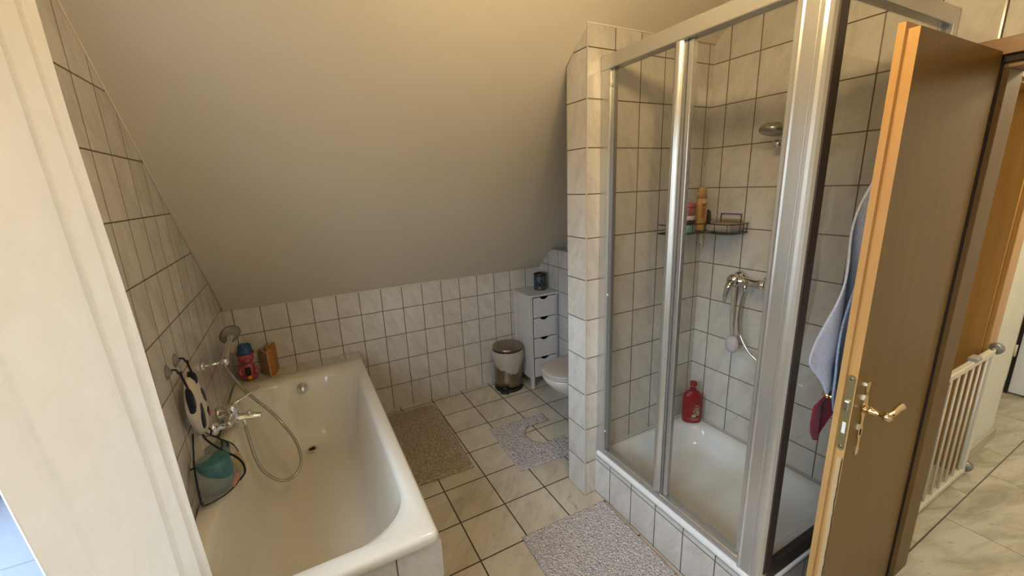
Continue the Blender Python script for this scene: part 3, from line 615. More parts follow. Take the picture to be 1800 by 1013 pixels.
# ------------------------------------------------------------------ shower enclosure
en = thing('shower_enclosure', 'glass shower enclosure with silver aluminium frame', 'shower enclosure', (1.745, -1.9, 0.262))
MB().box(1.725, 1.765, -1.540, -1.4845, 0.265, 2.165).obj('wall_profile', M_alu, en, bevel=0.004)
MB().box(1.738, 1.758, -1.556, -1.541, 0.30, 2.115).obj('seal_or_shade_strip', M_aludk, en)
MB().box(1.720, 1.768, -2.36, -1.485, 2.108, 2.165).obj('top_rail', M_alu, en, bevel=0.004)
MB().box(1.726, 1.778, -2.33, -1.485, 0.2625, 0.292).obj('bottom_rail', M_alu, en, bevel=0.006)
MB().box(1.765, 2.44, -2.372, -2.336, 2.093, 2.145).obj('top_rail', M_alu, en, bevel=0.004)
b = MB(); b.prism([(-2.378, 0.262), (-2.378, 0.272), (-2.362, 0.296), (-2.340, 0.296), (-2.340, 0.262)], 'x', 1.760, 2.44); b.obj('bottom_rail', M_shadealu, en, bevel=0.003)  # rail coloured near black to imitate the dark door gap it reflects
MB().box(2.408, 2.4405, -2.374, -2.334, 0.296, 2.145).obj('wall_profile', M_alu, en, bevel=0.004)
MB().box(2.400, 2.409, -2.360, -2.345, 0.296, 2.093).obj('seal_or_shade_strip', M_aludk, en)
# corner post cross-section
sec = [(1.765, -2.283), (1.727, -2.283), (1.721, -2.286), (1.7195, -2.292), (1.7225, -2.297), (1.7225, -2.330), (1.7215, -2.3315), (1.7225, -2.333), (1.7185, -2.338), (1.7185, -2.347), (1.7205, -2.356), (1.7265, -2.364), (1.736, -2.369), (1.750, -2.371), (1.762, -2.371), (1.762, -2.338), (1.765, -2.338)]
MB().prism(sec, 'z', 0.262, 2.175).obj('corner_post', M_alu, en)
MB().box(1.737, 1.776, -2.3735, -2.3435, 0.296, 2.093).obj('seal_or_shade_strip', M_shadealu, en)  # added black strip, paints the dark reflection on the post's side face
# sliding door stiles
MB().box(1.741, 1.762, -2.282, -2.262, 0.294, 2.108).obj('door_stile', M_alu, en, bevel=0.004)
b = MB(); o = [(1.744, -1.872), (1.729, -1.872)] + [(1.7195 + 0.009*(1-sin(pi*k/8)) , -1.874 - 0.032*k/8) for k in range(9)] + [(1.729, -1.908), (1.744, -1.908)]
b.prism(o, 'z', 0.300, 2.108, 0, True); b.obj('centre_stile', M_alu, en)
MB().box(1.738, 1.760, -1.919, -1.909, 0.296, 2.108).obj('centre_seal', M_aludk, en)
MB().box(1.740, 1.762, -1.940, -1.920, 0.294, 2.108).obj('door_stile', M_alu, en, bevel=0.003)
MB().box(1.742, 1.746, -1.908, -1.55, 0.290, 2.110).obj('fixed_pane', M_glass, en)
MB().box(1.752, 1.756, -2.270, -1.935, 0.290, 2.110).obj('sliding_pane', M_glass, en)
MB().box(1.770, 2.402, -2.355, -2.351, 0.294, 2.095).obj('side_pane', M_glass, en)
for zz in (2.045, 1.13, 0.40): MB().lathe([(0.0055, -1.5425), (0.0055, -1.5405)], (1.733, 0, zz), 'y', 10).obj('screw_cap', M_hdoor, en)

# ------------------------------------------------------------------ shower fittings
v = thing('shower_mixer', 'chrome shower mixer with downward lever on the tiled wall', 'tap', (2.441, -1.8, 1.15))
for yy in (-1.735, -1.885):
    MB().lathe([(0.034, 2.440), (0.035, 2.432), (0.026, 2.416), (0.014, 2.41), (0.013, 2.39)], (0, yy, 1.155), 'x', 26).obj('escutcheon', M_chrome, v)
MB().lathe([(0.016, -1.90), (0.020, -1.895), (0.020, -1.865), (0.0165, -1.855), (0.017, -1.79), (0.024, -1.775), (0.026, -1.75), (0.024, -1.725), (0.018, -1.715)], (2.378, 0, 1.150), 'y', 26, sx=1.2, sy=1.2).obj('body', M_chrome, v)
MB().lathe([(0.030, 2.378), (0.032, 2.36), (0.028, 2.345), (0.0, 2.338)], (0, -1.750, 1.150), 'x', 24).obj('cartridge', M_chrome, v)
MB().tube([(2.350, -1.745, 1.150), (2.335, -1.738, 1.115), (2.330, -1.731, 1.075), (2.335, -1.727, 1.045)], [0.026, 0.021, 0.015, 0.011], 14, flat=0.7).obj('lever', M_chrome, v)
MB().lathe([(0.010, 1.105), (0.012, 1.135)], (2.378, -1.80, 0), 'z', 14).obj('hose_outlet', M_chrome, v)
r = thing('shower_rail', 'chrome slide rail behind the corner post with hand shower', 'shower rail', (2.40, -1.945, 1.5))
MB().tube([(2.395, -1.915, 1.47), (2.395, -1.915, 2.12)], 0.010, 16).obj('rail', M_chrome, r)
for zz in (1.49, 2.115):
    b = MB(); b.lathe([(0.020, 2.440), (0.020, 2.41), (0.016, 2.38), (0.012, 2.375)], (0, -1.915, zz), 'x', 18); b.sphere((2.39, -1.912, zz), 0.021, 16, 10); b.obj('rail_mount', M_chrome, r)
b = MB(); b.lathe([(0.020, 1.76), (0.022, 1.775), (0.022, 1.805), (0.018, 1.815)], (2.395, -1.915, 0), 'z', 18); b.lathe([(0.013, -1.90), (0.018, -1.888), (0.019, -1.874), (0.015, -1.868), (0, -1.867)], (2.375, 0, 1.785), 'y', 16); b.obj('slider', M_chrome, r)
s2 = thing('hand_shower', 'grey oval hand shower on the slide rail in the shower', 'hand shower', (2.33, -1.92, 1.8))
b = MB(); c0 = Vector((2.325, -1.885, 1.838)); nn = Vector((-0.25, 0.05, -1)).normalized()
b.loft(disc_rings(c0, nn, [(0.006, -0.034), (0.025, -0.028), (0.045, -0.015), (0.053, 0.0), (0.050, 0.012), (0.046, 0.014)]), 0, True, True); b.obj('head', plain('grey_chrome2', (0.33, 0.33, 0.31), 0.25, metal=0.8), s2)
b = MB(); b.tube([(2.335, -1.905, 1.85), (2.362, -1.94, 1.82), (2.372, -1.955, 1.76), (2.38, -1.97, 1.68)], [0.024, 0.016, 0.013, 0.010], 14); b.obj('handle', M_chrome, s2)
h2 = MB().tube(spline([(2.378, -1.80, 1.108), (2.375, -1.79, 1.04), (2.378, -1.785, 0.95), (2.38, -1.80, 0.87), (2.382, -1.86, 0.79), (2.385, -1.94, 0.765), (2.388, -2.01, 0.84), (2.39, -2.052, 0.97), (2.392, -2.068, 1.12), (2.395, -2.07, 1.30), (2.395, -2.04, 1.50), (2.388, -1.985, 1.62), (2.38, -1.97, 1.68)], 8), 0.0068, 10).obj('shower_hose', M_chrome)
tag(h2, 'chrome shower hose hanging in a loop below the shower mixer', 'hose')
br = thing('shower_brush', 'bath brush with long clear handle hanging from the shower mixer', 'brush', (2.35, -1.76, 0.9))
b = MB(); b.tube(spline([(2.352, -1.762, 1.12), (2.350, -1.762, 1.04), (2.352, -1.765, 0.95), (2.356, -1.770, 0.87)], 5), [0.017]*16, 12, flat=0.5); b.obj('handle', plain('clear_amber', (0.52, 0.47, 0.36), 0.2, trans=0.3), br)
b = MB(); b.sphere((2.358, -1.773, 0.822), 0.038, 22, 14, sx=0.55, sy=0.95, sz=1.25); b.obj('brush_head', plain('brush_lilac', (0.50, 0.44, 0.44), 0.7, bump=1.0, bs=260), br)

# corner rack with jars, bottle
rk = thing('corner_rack', 'black wire corner rack in the shower', 'rack', (2.36, -1.56, 1.39))
pth = [(2.10, -1.492), (2.10, -1.575), (2.15, -1.612), (2.24, -1.608), (2.285, -1.640), (2.275, -1.70), (2.30, -1.755), (2.37, -1.765), (2.433, -1.75)]
for zz in (1.385, 1.430): MB().tube(spline([(x, y, zz) for x, y in pth], 6), 0.0028, 8).obj('wire_rim', M_black, rk)
b = MB(); b.tube([(2.10, -1.490, 1.385), (2.433, -1.490, 1.385), (2.433, -1.75, 1.385)], 0.0028, 8)
for k in range(7): b.tube([(2.13+0.042*k, -1.490, 1.385), (2.13+0.042*k, -1.608 if k < 5 else -1.66, 1.385)], 0.0018, 6)
for k in range(6): yy = -1.64-0.02*k; b.tube([(2.433, yy, 1.385), (2.288, yy, 1.385)], 0.0018, 6)
b.obj('wire_shelf', M_black, rk)
sp = spline([(x, y, 0) for x, y in pth], 6)
for k in range(4, len(sp), 6): MB().tube([(sp[k].x, sp[k].y, 1.385), (sp[k].x, sp[k].y, 1.430)], 0.002, 6).obj('wire_post', M_black, rk)
b = MB(); b.tube([(2.433, -1.60, 1.385), (2.433, -1.60, 1.470), (2.433, -1.71, 1.470), (2.433, -1.71, 1.385)], 0.003, 8); b.obj('wire_back', M_black, rk)
MB().box(2.420, 2.438, -1.506, -1.488, 1.285, 1.386).obj('wall_strip', plain('strip_cream', (0.62, 0.53, 0.36), 0.4), rk, bevel=0.003)
MB().lathe([(0.004, 2.4185), (0.004, 2.4205)], (0, -1.497, 1.298), 'x', 10).obj('screw', M_dark, rk)
jb = thing('cosmetic_jar', 'low dark jar with pale green label, under the pink jar', 'jar', (2.235, -1.548, 1.388))
MB().lathe([(0, 1.389), (0.040, 1.389), (0.042, 1.394), (0.042, 1.424), (0.040, 1.427), (0, 1.427)], (2.235, -1.548, 0), 'z', 28).obj('body', plain('pale_green', (0.22, 0.42, 0.33), 0.4, var=0.3, vs=60), jb)
MB().lathe([(0, 1.427), (0.042, 1.427), (0.042, 1.446), (0, 1.447)], (2.235, -1.548, 0), 'z', 28).obj('lid', M_black, jb)
ja = thing('cosmetic_jar', 'pink jar with white base, stacked on the low dark jar', 'jar', (2.235, -1.548, 1.448))
MB().lathe([(0, 1.4475), (0.039, 1.4475), (0.041, 1.452), (0.041, 1.468), (0.039, 1.47), (0, 1.47)], (2.235, -1.548, 0), 'z', 28).obj('base', plain('jar_white', (0.60, 0.55, 0.50), 0.4), ja)
MB().lathe([(0.038, 1.470), (0.040, 1.472), (0.040, 1.508), (0.038, 1.51)], (2.235, -1.548, 0), 'z', 28).obj('body', plain('jar_pink', (0.42, 0.13, 0.13), 0.35, var=0.6, vs=90), ja)
MB().lathe([(0.042, 1.5105), (0.042, 1.527), (0.038, 1.531), (0, 1.532)], (2.235, -1.548, 0), 'z', 28).obj('lid', plain('lid_pink', (0.50, 0.10, 0.12), 0.4), ja)
bo = thing('shampoo_bottle', 'tall beige orange bottle standing in the shower corner rack', 'bottle', (2.335, -1.555, 1.388))
b = MB(); b.lathe([(0, 1.389), (0.026, 1.389), (0.030, 1.395), (0.032, 1.44), (0.034, 1.48), (0.033, 1.52), (0.0295, 1.550)], (2.335, -1.555, 0), 'z', 28, sy=0.7); b.obj('body', plain('bottle_beige', (0.58, 0.33, 0.12), 0.3), bo)
b = MB(); b.lathe([(0.0290, 1.5505), (0.0255, 1.585), (0.0225, 1.600), (0.018, 1.605), (0, 1.606)], (2.335, -1.555, 0), 'z', 28, sy=0.7); b.obj('cap', plain('cap_beige', (0.52, 0.30, 0.12), 0.35), bo)
b = MB(); b.prism([(2.312, 1.528), (2.332, 1.528), (2.332, 1.540), (2.312, 1.540)], 'y', -1.579, -1.577); b.prism([(2.312, 1.512), (2.334, 1.512), (2.334, 1.524), (2.312, 1.524)], 'y', -1.5805, -1.578, 1); b.prism([(2.312, 1.455), (2.332, 1.455), (2.332, 1.505), (2.312, 1.505)], 'y', -1.580, -1.5775, 2)
b.obj('label', [plain('lab_w', (0.75, 0.70, 0.6), 0.5), plain('lab_r', (0.35, 0.08, 0.04), 0.5), plain('lab_o', (0.50, 0.20, 0.08), 0.5, var=0.5, vs=150)], bo)
pb = thing('nail_brush', 'black oval brush with white rim behind the beige bottle', 'brush', (2.405, -1.53, 1.388))
b = MB(); b.lathe([(0, -0.006), (0.020, -0.006), (0.022, 0), (0.020, 0.006), (0, 0.006)], (2.410, -1.535, 1.447), 'y', 26, sx=1, sy=2.55); b.obj('rim', M_hdoor, pb)
b = MB(); b.lathe([(0, -0.013), (0.016, -0.013), (0.018, -0.006)], (2.408, -1.535, 1.445), 'y', 26, sx=1, sy=2.6); b.obj('bristles', M_black, pb)
sp_ = thing('soap_pouch', 'clear plastic pouch with a white sponge lying in rack', 'pouch', (2.36, -1.68, 1.388))
b = MB(); b.box(2.31, 2.425, -1.735, -1.605, 1.390, 1.428); b.obj('sponge', plain('sponge', (0.52, 0.47, 0.42), 0.6, var=0.15, bump=0.5, bs=90), sp_, bevel=0.012, seg=3)
b = MB(); rings = [rrect(2.298, 2.428, -1.742, -1.595, 0.02, z, 4) for z in (1.389, 1.40, 1.435)]; rings.append(rrect(2.31, 2.42, -1.73, -1.61, 0.02, 1.448, 4)); b.loft(rings, 0, True, True); b.obj('film', glass_mat('clear_film', (0.88, 0.86, 0.84)), sp_)
# red gel bottle
gb = thing('shower_gel', 'red pump shower gel bottle standing on shower tray corner', 'bottle', (2.382, -1.548, 0.265))
M_red = plain('gel_red', (0.25, 0.006, 0.012), 0.25)
ang = radians(-38)
def oval(prof, c, sx, sy, ang, n=32):
    rings = []
    for rr_, h in prof:
        ring = []
        for i in range(n):
            a = 2*pi*i/n; ca, sa = cos(a), sin(a)
            x = rr_*sx*abs(ca)**0.8*(1 if ca > 0 else -1); y = rr_*sy*abs(sa)**0.8*(1 if sa > 0 else -1)
            ring.append((c[0]+x*cos(ang)-y*sin(ang), c[1]+x*sin(ang)+y*cos(ang), c[2]+h))
        rings.append(ring)
    return rings
GC = (2.372, -1.558, 0.263)
b = MB(); b.loft(oval([(0.90, 0), (0.98, 0.004), (1, 0.015), (1, 0.14), (0.98, 0.155), (0.86, 0.176), (0.60, 0.190), (0.40, 0.196), (0.36, 0.20)], GC, 0.052, 0.030, ang), 0, True, True); b.obj('body', M_red, gb)
b = MB(); b.lathe([(0.017, 0.199), (0.017, 0.214), (0.010, 0.216)], GC, 'z', 20); b.obj('collar', M_red, gb)
b = MB(); b.lathe([(0.0085, 0.212), (0.0085, 0.226)], GC, 'z', 14); b.obj('spring_clip', M_hdoor, gb)
b = MB(); b.lathe([(0.016, 0.226), (0.019, 0.230), (0.019, 0.248), (0.016, 0.252), (0, 0.253)], GC, 'z', 20); d = Vector((-0.7, -0.5, 0)).normalized(); b.tube([Vector(GC)+Vector((0,0,.240)), Vector(GC)+d*0.03+Vector((0,0,.240)), Vector(GC)+d*0.042+Vector((0,0,.234))], [0.009, 0.008, 0.006], 10); b.obj('pump_head', M_red, gb)
# printed label: two pale text bands and a green-white motif, on the front face
fn = Vector((sin(ang), -cos(ang), 0)); fu = Vector((cos(ang), sin(ang), 0))
def patch(u0, u1, z0, z1, mat, name, off=0.0):
    b = MB(); P = []
    for zz in (z0, z1):
        for k in range(7):
            u = u0 + (u1-u0)*k/6; w = 0.0302*max(0.0, 1-(abs(u)/0.052)**2.5)**(1/2.5)*1.0 + 0.0009 + off
            P.append(tuple(Vector(GC) + fu*u + fn*w + Vector((0, 0, zz))))
    b.add(P, [(k, k+1, k+8, k+7) for k in range(6)]); return b.obj(name, mat, gb)
M_motif = NT('gel_motif'); vec, _ = M_motif.coords(); nn_ = M_motif.ramp(M_motif.noise(vec, 130, 3), 0.48, 0.56)
M_motif.link(M_motif.mix(nn_, rgb((0.22, 0.006, 0.012)), rgb((0.42, 0.42, 0.28))), M_motif.b.inputs['Base Color'])
patch(0.002, 0.036, 0.050, 0.108, M_motif.mat, 'label_motif'); patch(-0.006, 0.016, 0.040, 0.056, plain('lab_flower', (0.45, 0.55, 0.30), 0.5, var=0.6, vs=180), 'label_flower', 0.0004)
patch(-0.022, 0.036, 0.028, 0.031, plain('lab_txt', (0.55, 0.35, 0.33), 0.5), 'label_text'); patch(-0.005, 0.03, 0.020, 0.0225, plain('lab_txt2', (0.5, 0.3, 0.3), 0.5), 'label_text')
patch(0.008, 0.030, 0.112, 0.116, plain('lab_txt3', (0.55, 0.42, 0.3), 0.5), 'label_text')

# ------------------------------------------------------------------ towels on the back of the door
M_towel = fabric('towel_lightblue', (0.45, 0.49, 0.60), (0.36, 0.39, 0.50), scale=120, bump=1.0)
M_towel2 = fabric('towel_blue', (0.26, 0.33, 0.46), (0.20, 0.26, 0.38), scale=120, bump=1.0)
M_redcl = fabric('cloth_red', (0.26, 0.018, 0.028), (0.19, 0.012, 0.02), scale=120, bump=0.9)
def drape(name, left, right, ybase, amp, mat, ph, lab, cat, freq=38, group=None, th=0.007):
    # left/right: lists of (z, x) from top to bottom
    def interp(L, z):
        for (za, xa), (zb, xb) in zip(L, L[1:]):
            if zb <= z <= za: t = (za-z)/(za-zb); return xa + (xb-xa)*t
        return L[-1][1]
    zt_, zb_ = left[0][0], left[-1][0]; rings = []; nz = 40
    for i in range(nz+1):
        z = zt_ + (zb_-zt_)*i/nz; xl, xr = interp(left, z), interp(right, z); s = min(1, i/10+0.25)
        rings.append([(xl+(xr-xl)*k/30, ybase + amp*s*sin(freq*(xl+(xr-xl)*k/30)+ph+z*2) + 0.004*sin(z*17+k*0.3), z + 0.0*k) for k in range(31)])
    b = MB(); b.loft(rings, 0, closed=False); o = b.obj(name, mat, None, solid=th, sub=1); tag(o, lab, cat, group); return o
drape('towel', [(1.72, 2.02), (1.63, 1.975), (1.40, 1.895), (1.15, 1.805), (1.09, 1.785), (1.03, 1.835), (0.975, 1.865)], [(1.72, 2.06), (1.5, 2.10), (1.03, 2.10), (0.975, 1.92)], -2.403, 0.012, M_towel, 0.5, 'pale blue towel hanging behind the open door, frontmost', 'towel')
drape('towel', [(1.70, 2.00), (1.10, 1.86), (0.98, 1.86), (0.90, 1.915)], [(1.70, 2.06), (1.1, 2.14), (0.96, 2.10), (0.90, 1.96)], -2.429, 0.005, M_towel2, 2.0, 'darker blue towel hidden between the pale towel and door', 'towel')
drape('red_cloth', [(1.68, 2.01), (1.2, 1.93), (1.00, 1.868), (0.93, 1.862), (0.82, 1.890), (0.775, 1.915)], [(1.68, 2.07), (1.0, 2.06), (0.90, 2.04), (0.82, 1.975), (0.775, 1.935)], -2.387, 0.004, M_redcl, 1.0, 'dark red cloth hanging behind the door below the towels', 'cloth') if False else None
drape('washcloth', [(0.936, 1.940), (0.915, 1.868), (0.85, 1.872), (0.81, 1.885), (0.775, 1.915)], [(0.936, 2.03), (0.915, 2.04), (0.88, 2.02), (0.81, 1.965), (0.775, 1.93)], -2.384, 0.004, M_redcl, 1.0, 'dark red washcloth hanging from inner door handle below the blue towels', 'cloth', th=0.006)
hk = thing('towel_hook', 'brass hook on the back of the bathroom door', 'hook', (2.04, -2.45, 1.74))
MB().lathe([(0.016, -2.449), (0.016, -2.444)], (2.04, 0, 1.75), 'y', 16).obj('hook_plate', M_brass, hk)
MB().tube(spline([(2.04, -2.446, 1.75), (2.04, -2.42, 1.735), (2.04, -2.395, 1.74), (2.04, -2.388, 1.76)], 4), 0.005, 8).obj('hook_arm', M_brass, hk)

# ------------------------------------------------------------------ toilet
tl = thing('toilet', 'wall hung white toilet with closed lid behind the partition', 'toilet', (2.1, -0.87, 0.2))
def egg(cx, cy, L, Wd, z, back, n=40, k=2.2):
    out = []
    for i in range(n):
        a = 2*pi*i/n; ca, sa = cos(a), sin(a)
        x = cx + L*(abs(ca)**(2/k))*(1 if ca > 0 else -1); y = cy + Wd*(abs(sa)**(2/k))*(1 if sa > 0 else -1)
        out.append((min(x, back), y, z))
    return out
b = MB(); cyt = -0.865
prof = [(0.40, 1.0, 0.272, 0.176), (0.385, 1.0, 0.275, 0.179), (0.35, 1.0, 0.265, 0.172), (0.30, 1.0, 0.240, 0.155), (0.25, 1.0, 0.205, 0.130), (0.205, 1.0, 0.16, 0.105), (0.18, 1.0, 0.11, 0.08), (0.17, 1, 0.05, 0.04)]
b.loft([egg(2.075+(0.275-L)*0.75, cyt, L, w, z, 2.299) for z, _, L, w in prof], 0, True, True); b.obj('bowl', M_cer, tl)
b = MB(); b.loft([egg(2.075, cyt, 0.276, 0.180, 0.401, 2.27), egg(2.075, cyt, 0.279, 0.183, 0.405, 2.27), egg(2.075, cyt, 0.279, 0.183, 0.414, 2.27), egg(2.075, cyt, 0.275, 0.179, 0.417, 2.27)], 0, True, True); b.obj('seat', M_seat, tl)
b = MB(); b.loft([egg(2.075, cyt, 0.276, 0.180, 0.4185, 2.27), egg(2.075, cyt, 0.281, 0.184, 0.422, 2.27), egg(2.075, cyt, 0.279, 0.182, 0.432, 2.27), egg(2.075, cyt, 0.262, 0.166, 0.439, 2.26), egg(2.075, cyt, 0.15, 0.10, 0.443, 2.22)], 0, True, True); b.obj('lid', M_seat, tl)
for s in (-1, 1): MB().lathe([(0.012, cyt+s*0.07-0.02), (0.012, cyt+s*0.07+0.02)], (2.275, 0, 0.432), 'y', 12).obj('hinge', M_chrome, tl)
fp = thing('flush_plate', 'white flush plate on the boxing above the toilet', 'flush plate', (2.3, -0.865, 0.98))
MB().box(2.290, 2.2995, -0.985, -0.745, 0.90, 1.06).obj('plate', M_hdoor, fp, bevel=0.004)
for yy, w in ((-0.915, 0.045), (-0.815, 0.035)): MB().box(2.286, 2.2905, yy-w, yy+w, 0.93, 1.03).obj('button', M_hdoor, fp, bevel=0.002)

# ------------------------------------------------------------------ cabinet with drawers
cb = thing('drawer_cabinet', 'narrow white cabinet with four drawers in the back corner', 'cabinet', (2.16, -0.15, 0))
MB().box(2.018, 2.296, -0.303, -0.004, 0.786, 0.802).obj('top', M_cab, cb, bevel=0.003)
b = MB(); 
b.box(2.028, 2.040, -0.290, -0.010, 0.085, 0.786); b.box(2.278, 2.290, -0.290, -0.010, 0.085, 0.786); b.box(2.040, 2.278, -0.018, -0.010, 0.09, 0.786); b.box(2.040, 2.278, -0.28, -0.018, 0.09, 0.10)
for (ya, yb_) in ((-0.295, -0.262), (-0.040, -0.008)): b.box(2.0245, 2.030, ya, yb_, 0.085, 0.786)
b.box(2.0245, 2.030, -0.262, -0.04, 0.745, 0.786); b.box(2.0245, 2.030, -0.262, -0.04, 0.085, 0.14)
b.box(2.040, 2.050, -0.294, -0.28, 0.09, 0.786); b.box(2.268, 2.278, -0.294, -0.28, 0.09, 0.786)
b.obj('body', M_cab, cb, bevel=0.0015)
for x_ in (2.026, 2.266):
    for y_ in (-0.296, -0.034): MB().box(x_, x_+0.026, y_, y_+0.026, 0.0, 0.10).obj('leg', M_cab, cb, bevel=0.002)
for k in range(4):
    z1_ = 0.780 - k*0.172; z0_ = z1_-0.166; xm = 2.159
    cut = [(xm-0.045+0.09*j/12, z1_-0.024*sin(pi*j/12)**0.8) for j in range(13)]
    o = [(2.051, z0_), (2.267, z0_), (2.267, z1_)] + [(x, z) for x, z in cut[::-1]] + [(2.051, z1_)]
    b = MB(); n = len(o)
    # drawer front with a half-moon finger cut-out
    half = n
    b.add([(x, -0.300, z) for x, z in o] + [(x, -0.284, z) for x, z in o], [(i, (i+1) % n, n+(i+1) % n, n+i) for i in range(n)])
    b.box(2.051, 2.267, -0.300, -0.284, z0_, z1_-0.0245)
    # strips left and right of the cut-out
    b.box(2.051, xm-0.045, -0.300, -0.284, z1_-0.0245, z1_); b.box(xm+0.045, 2.267, -0.300, -0.284, z1_-0.0245, z1_)
    tops = [(xm-0.045+0.09*j/12, z1_-0.024*sin(pi*j/12)**0.8) for j in range(13)]
    for (xa, za), (xb, zb) in zip(tops, tops[1:]): b.add([(xa, -0.300, z1_-0.0245), (xb, -0.300, z1_-0.0245), (xb, -0.300, zb), (xa, -0.300, za)], [(0, 1, 2, 3)])
    dw = b.obj('drawer', M_cab, cb)
    MB().box(2.068, 2.250, -0.3035, -0.2995, z0_+0.014, z1_-0.040).obj('panel', M_cab, dw, bevel=0.0015)
    MB().box(2.052, 2.266, -0.283, -0.20, z0_+0.004, z1_-0.03).obj('drawer_box', M_dark, dw)
# lidded jar on the cabinet
cj = thing('candle_jar', 'small dark patterned tin with lid on the white cabinet', 'jar', (2.215, -0.15, 0.802))
b = MB(); b.lathe([(0, 0.8025), (0.050, 0.8025), (0.052, 0.807), (0.052, 0.845)], (2.213, -0.15, 0), 'z', 28); b.obj('glass', plain('jar_dark', (0.045, 0.055, 0.06), 0.12), cj)
mt = NT('jar_pattern'); vec, _ = mt.coords(); vo = mt.new('ShaderNodeTexVoronoi'); vo.inputs['Scale'].default_value = 90; mt.link(vec, vo.inputs['Vector']); mt.link(mt.mix(mt.ramp(vo.outputs['Distance'], 0.25, 0.35), rgb((0.22, 0.26, 0.28)), rgb((0.03, 0.04, 0.05))), mt.b.inputs['Base Color'])
b = MB(); b.lathe([(0.0525, 0.845), (0.0525, 0.915), (0.050, 0.92)], (2.213, -0.15, 0), 'z', 28); b.obj('label', mt.mat, cj)
b = MB(); b.lathe([(0.051, 0.92), (0.054, 0.922), (0.054, 0.938), (0.045, 0.944), (0.012, 0.946), (0.010, 0.952), (0, 0.953)], (2.213, -0.15, 0), 'z', 28); b.obj('lid', plain('jar_lid', (0.05, 0.035, 0.025), 0.3, metal=0.5), cj)

# ------------------------------------------------------------------ pedal bin
bn = thing('pedal_bin', 'brushed steel pedal bin with white liner by the back wall', 'bin', (1.880, -0.15, 0))
BC = (1.880, -0.15, 0)
b = MB(); b.lathe([(0.112, 0.0), (0.119, 0.004), (0.119, 0.022)], BC, 'z', 40); b.obj('base', M_black, bn)
b = MB(); b.lathe([(0.114, 0.020), (0.116, 0.10), (0.117, 0.325)], BC, 'z', 40, cap0=True, cap1=False); b.obj('body', M_steel, bn)
b = MB(); b.lathe([(0.118, 0.352), (0.123, 0.356), (0.123, 0.372), (0.118, 0.378), (0.09, 0.385), (0, 0.389)], BC, 'z', 40); b.obj('lid', M_steel, bn)
def rotbox(x0, x1, y0, y1, z0, z1, a=radians(-42)):
    b = MB(); b.box(x0, x1, y0, y1, z0, z1); b.v = [(BC[0]+x*cos(a)-y*sin(a), BC[1]+x*sin(a)+y*cos(a), z) for x, y, z in b.v]; return b
rotbox(-0.033, 0.033, -0.150, -0.112, 0.004, 0.022).obj('pedal', M_black, bn, bevel=0.006)
rotbox(-0.023, 0.023, -0.124, -0.108, 0.0, 0.048).obj('pedal_housing', M_black, bn, bevel=0.005)
MB().tube([(1.968, -0.065, 0.02), (1.968, -0.065, 0.36)], 0.006, 8).obj('hinge_rod', M_black, bn)
lm = NT('liner_film'); lm.b.inputs['Base Color'].default_value = (0.78, 0.72, 0.62, 1); lm.b.inputs['Roughness'].default_value = 0.35; lm.b.inputs['Alpha'].default_value = 0.5
vec, _ = lm.coords(); lm.bump(lm.noise(vec, 40, 4), 0.7, 0.006)
b = MB(); rings = []; n = 48
for j in range(9):
    t = j/8; ring = []
    for i in range(n):
        a = 2*pi*i/n
        low = 0.245 - 0.075*max(0, cos(a+pi*0.56))**1.5 + 0.012*sin(a*5)
        z = 0.348 + (low-0.348)*t; r_ = 0.119 + 0.016*sin(pi*min(1, t*0.9+0.1)) + 0.004*sin(a*11+t*4)*t + 0.003*sin(a*23)*t
        ring.append((BC[0]+r_*cos(a), BC[1]+r_*sin(a), z))
    rings.append(ring)
b.loft(rings, 0); b.obj('bin_liner', lm.mat, bn)

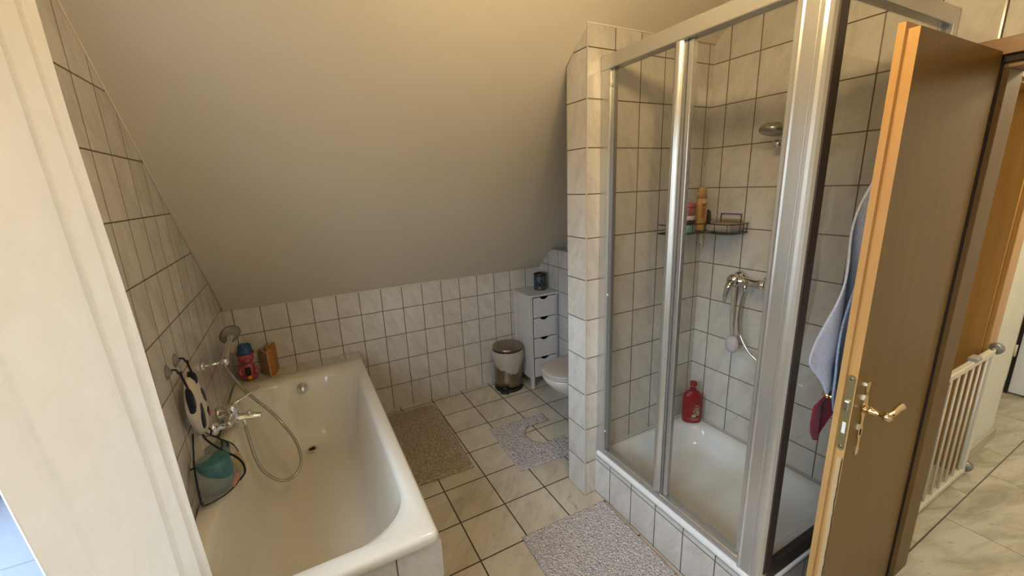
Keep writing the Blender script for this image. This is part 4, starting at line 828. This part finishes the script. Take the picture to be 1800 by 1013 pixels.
# ------------------------------------------------------------------ rugs
def rug(name, inside, x0, x1, y0, y1, ang, mat, lab, step, h, lump, ridge=None):
    cx, cy = (x0+x1)/2, (y0+y1)/2; nx = int((x1-x0)/step); ny = int((y1-y0)/step); b = MB(); idx = {}; vs = []; fs = []
    for i in range(nx+1):
        for j in range(ny+1):
            x = x0+(x1-x0)*i/nx; y = y0+(y1-y0)*j/ny
            if not inside(x, y): continue
            e = min(1.0, min(x-x0, x1-x, y-y0, y1-y)/0.012+0.2)
            q = noise.noise(Vector((x*lump, y*lump, 3))) + 0.7*noise.noise(Vector((x*lump*2.3, y*lump*2.3, 8)))
            r_ = ridge(x, y) if ridge else 0
            z = 0.003 + e*(h + 0.0065*q + r_)
            dx, dy = x-cx, y-cy
            jx = 0.0015*noise.noise(Vector((x*90, y*90, 1))); 
            idx[(i, j)] = len(vs); vs.append((cx+dx*cos(ang)-dy*sin(ang)+jx, cy+dx*sin(ang)+dy*cos(ang)+jx, max(z, 0.002)))
    for (i, j), a in idx.items():
        if (i+1, j) in idx and (i, j+1) in idx and (i+1, j+1) in idx: fs.append((a, idx[(i+1, j)], idx[(i+1, j+1)], idx[(i, j+1)]))
    b.add(vs, fs, 0, True)
    o = b.obj(name, mat); md = o.modifiers.new('solid', 'SOLIDIFY'); md.thickness = 0.003; md.offset = -1
    tag(o, lab, 'rug'); return o
rug('bath_rug', lambda x, y: True, 0.790, 1.234, -0.950, -0.095, radians(-2), M_rug_b, 'beige chenille bath rug on the floor along the bathtub', 0.005, 0.010, 120, lambda x, y: 0.0012*sin(y*2*pi/0.022))
def in2(x, y):
    # pedestal mat: cut-out open to the right
    if x > 1.70 and (abs(y+0.865) < 0.105): 
        return False
    if x > 1.64 and (x-1.745)**2 + (y+0.865)**2 < 0.105**2: return False
    return True
rug('toilet_mat', in2, 1.452, 1.875, -1.150, -0.655, radians(-3), M_rug_p, 'pinkish grey toilet mat with U-shaped cut-out', 0.005, 0.007, 140)
rug('bath_rug', lambda x, y: True, 1.207, 1.700, -2.38, -1.560, radians(-1.2), M_rug_p, 'pinkish grey chenille rug on the floor before the shower', 0.005, 0.012, 110)
tl_ = MB().tube(spline([(1.545, -1.55, 0.012), (1.56, -1.505, 0.004), (1.548, -1.47, 0.003), (1.575, -1.445, 0.003)], 5), 0.003, 6).obj('rug_thread', M_rug_p)
tag(tl_, 'loose pale thread on the floor at the edge of the shower rug', 'thread')
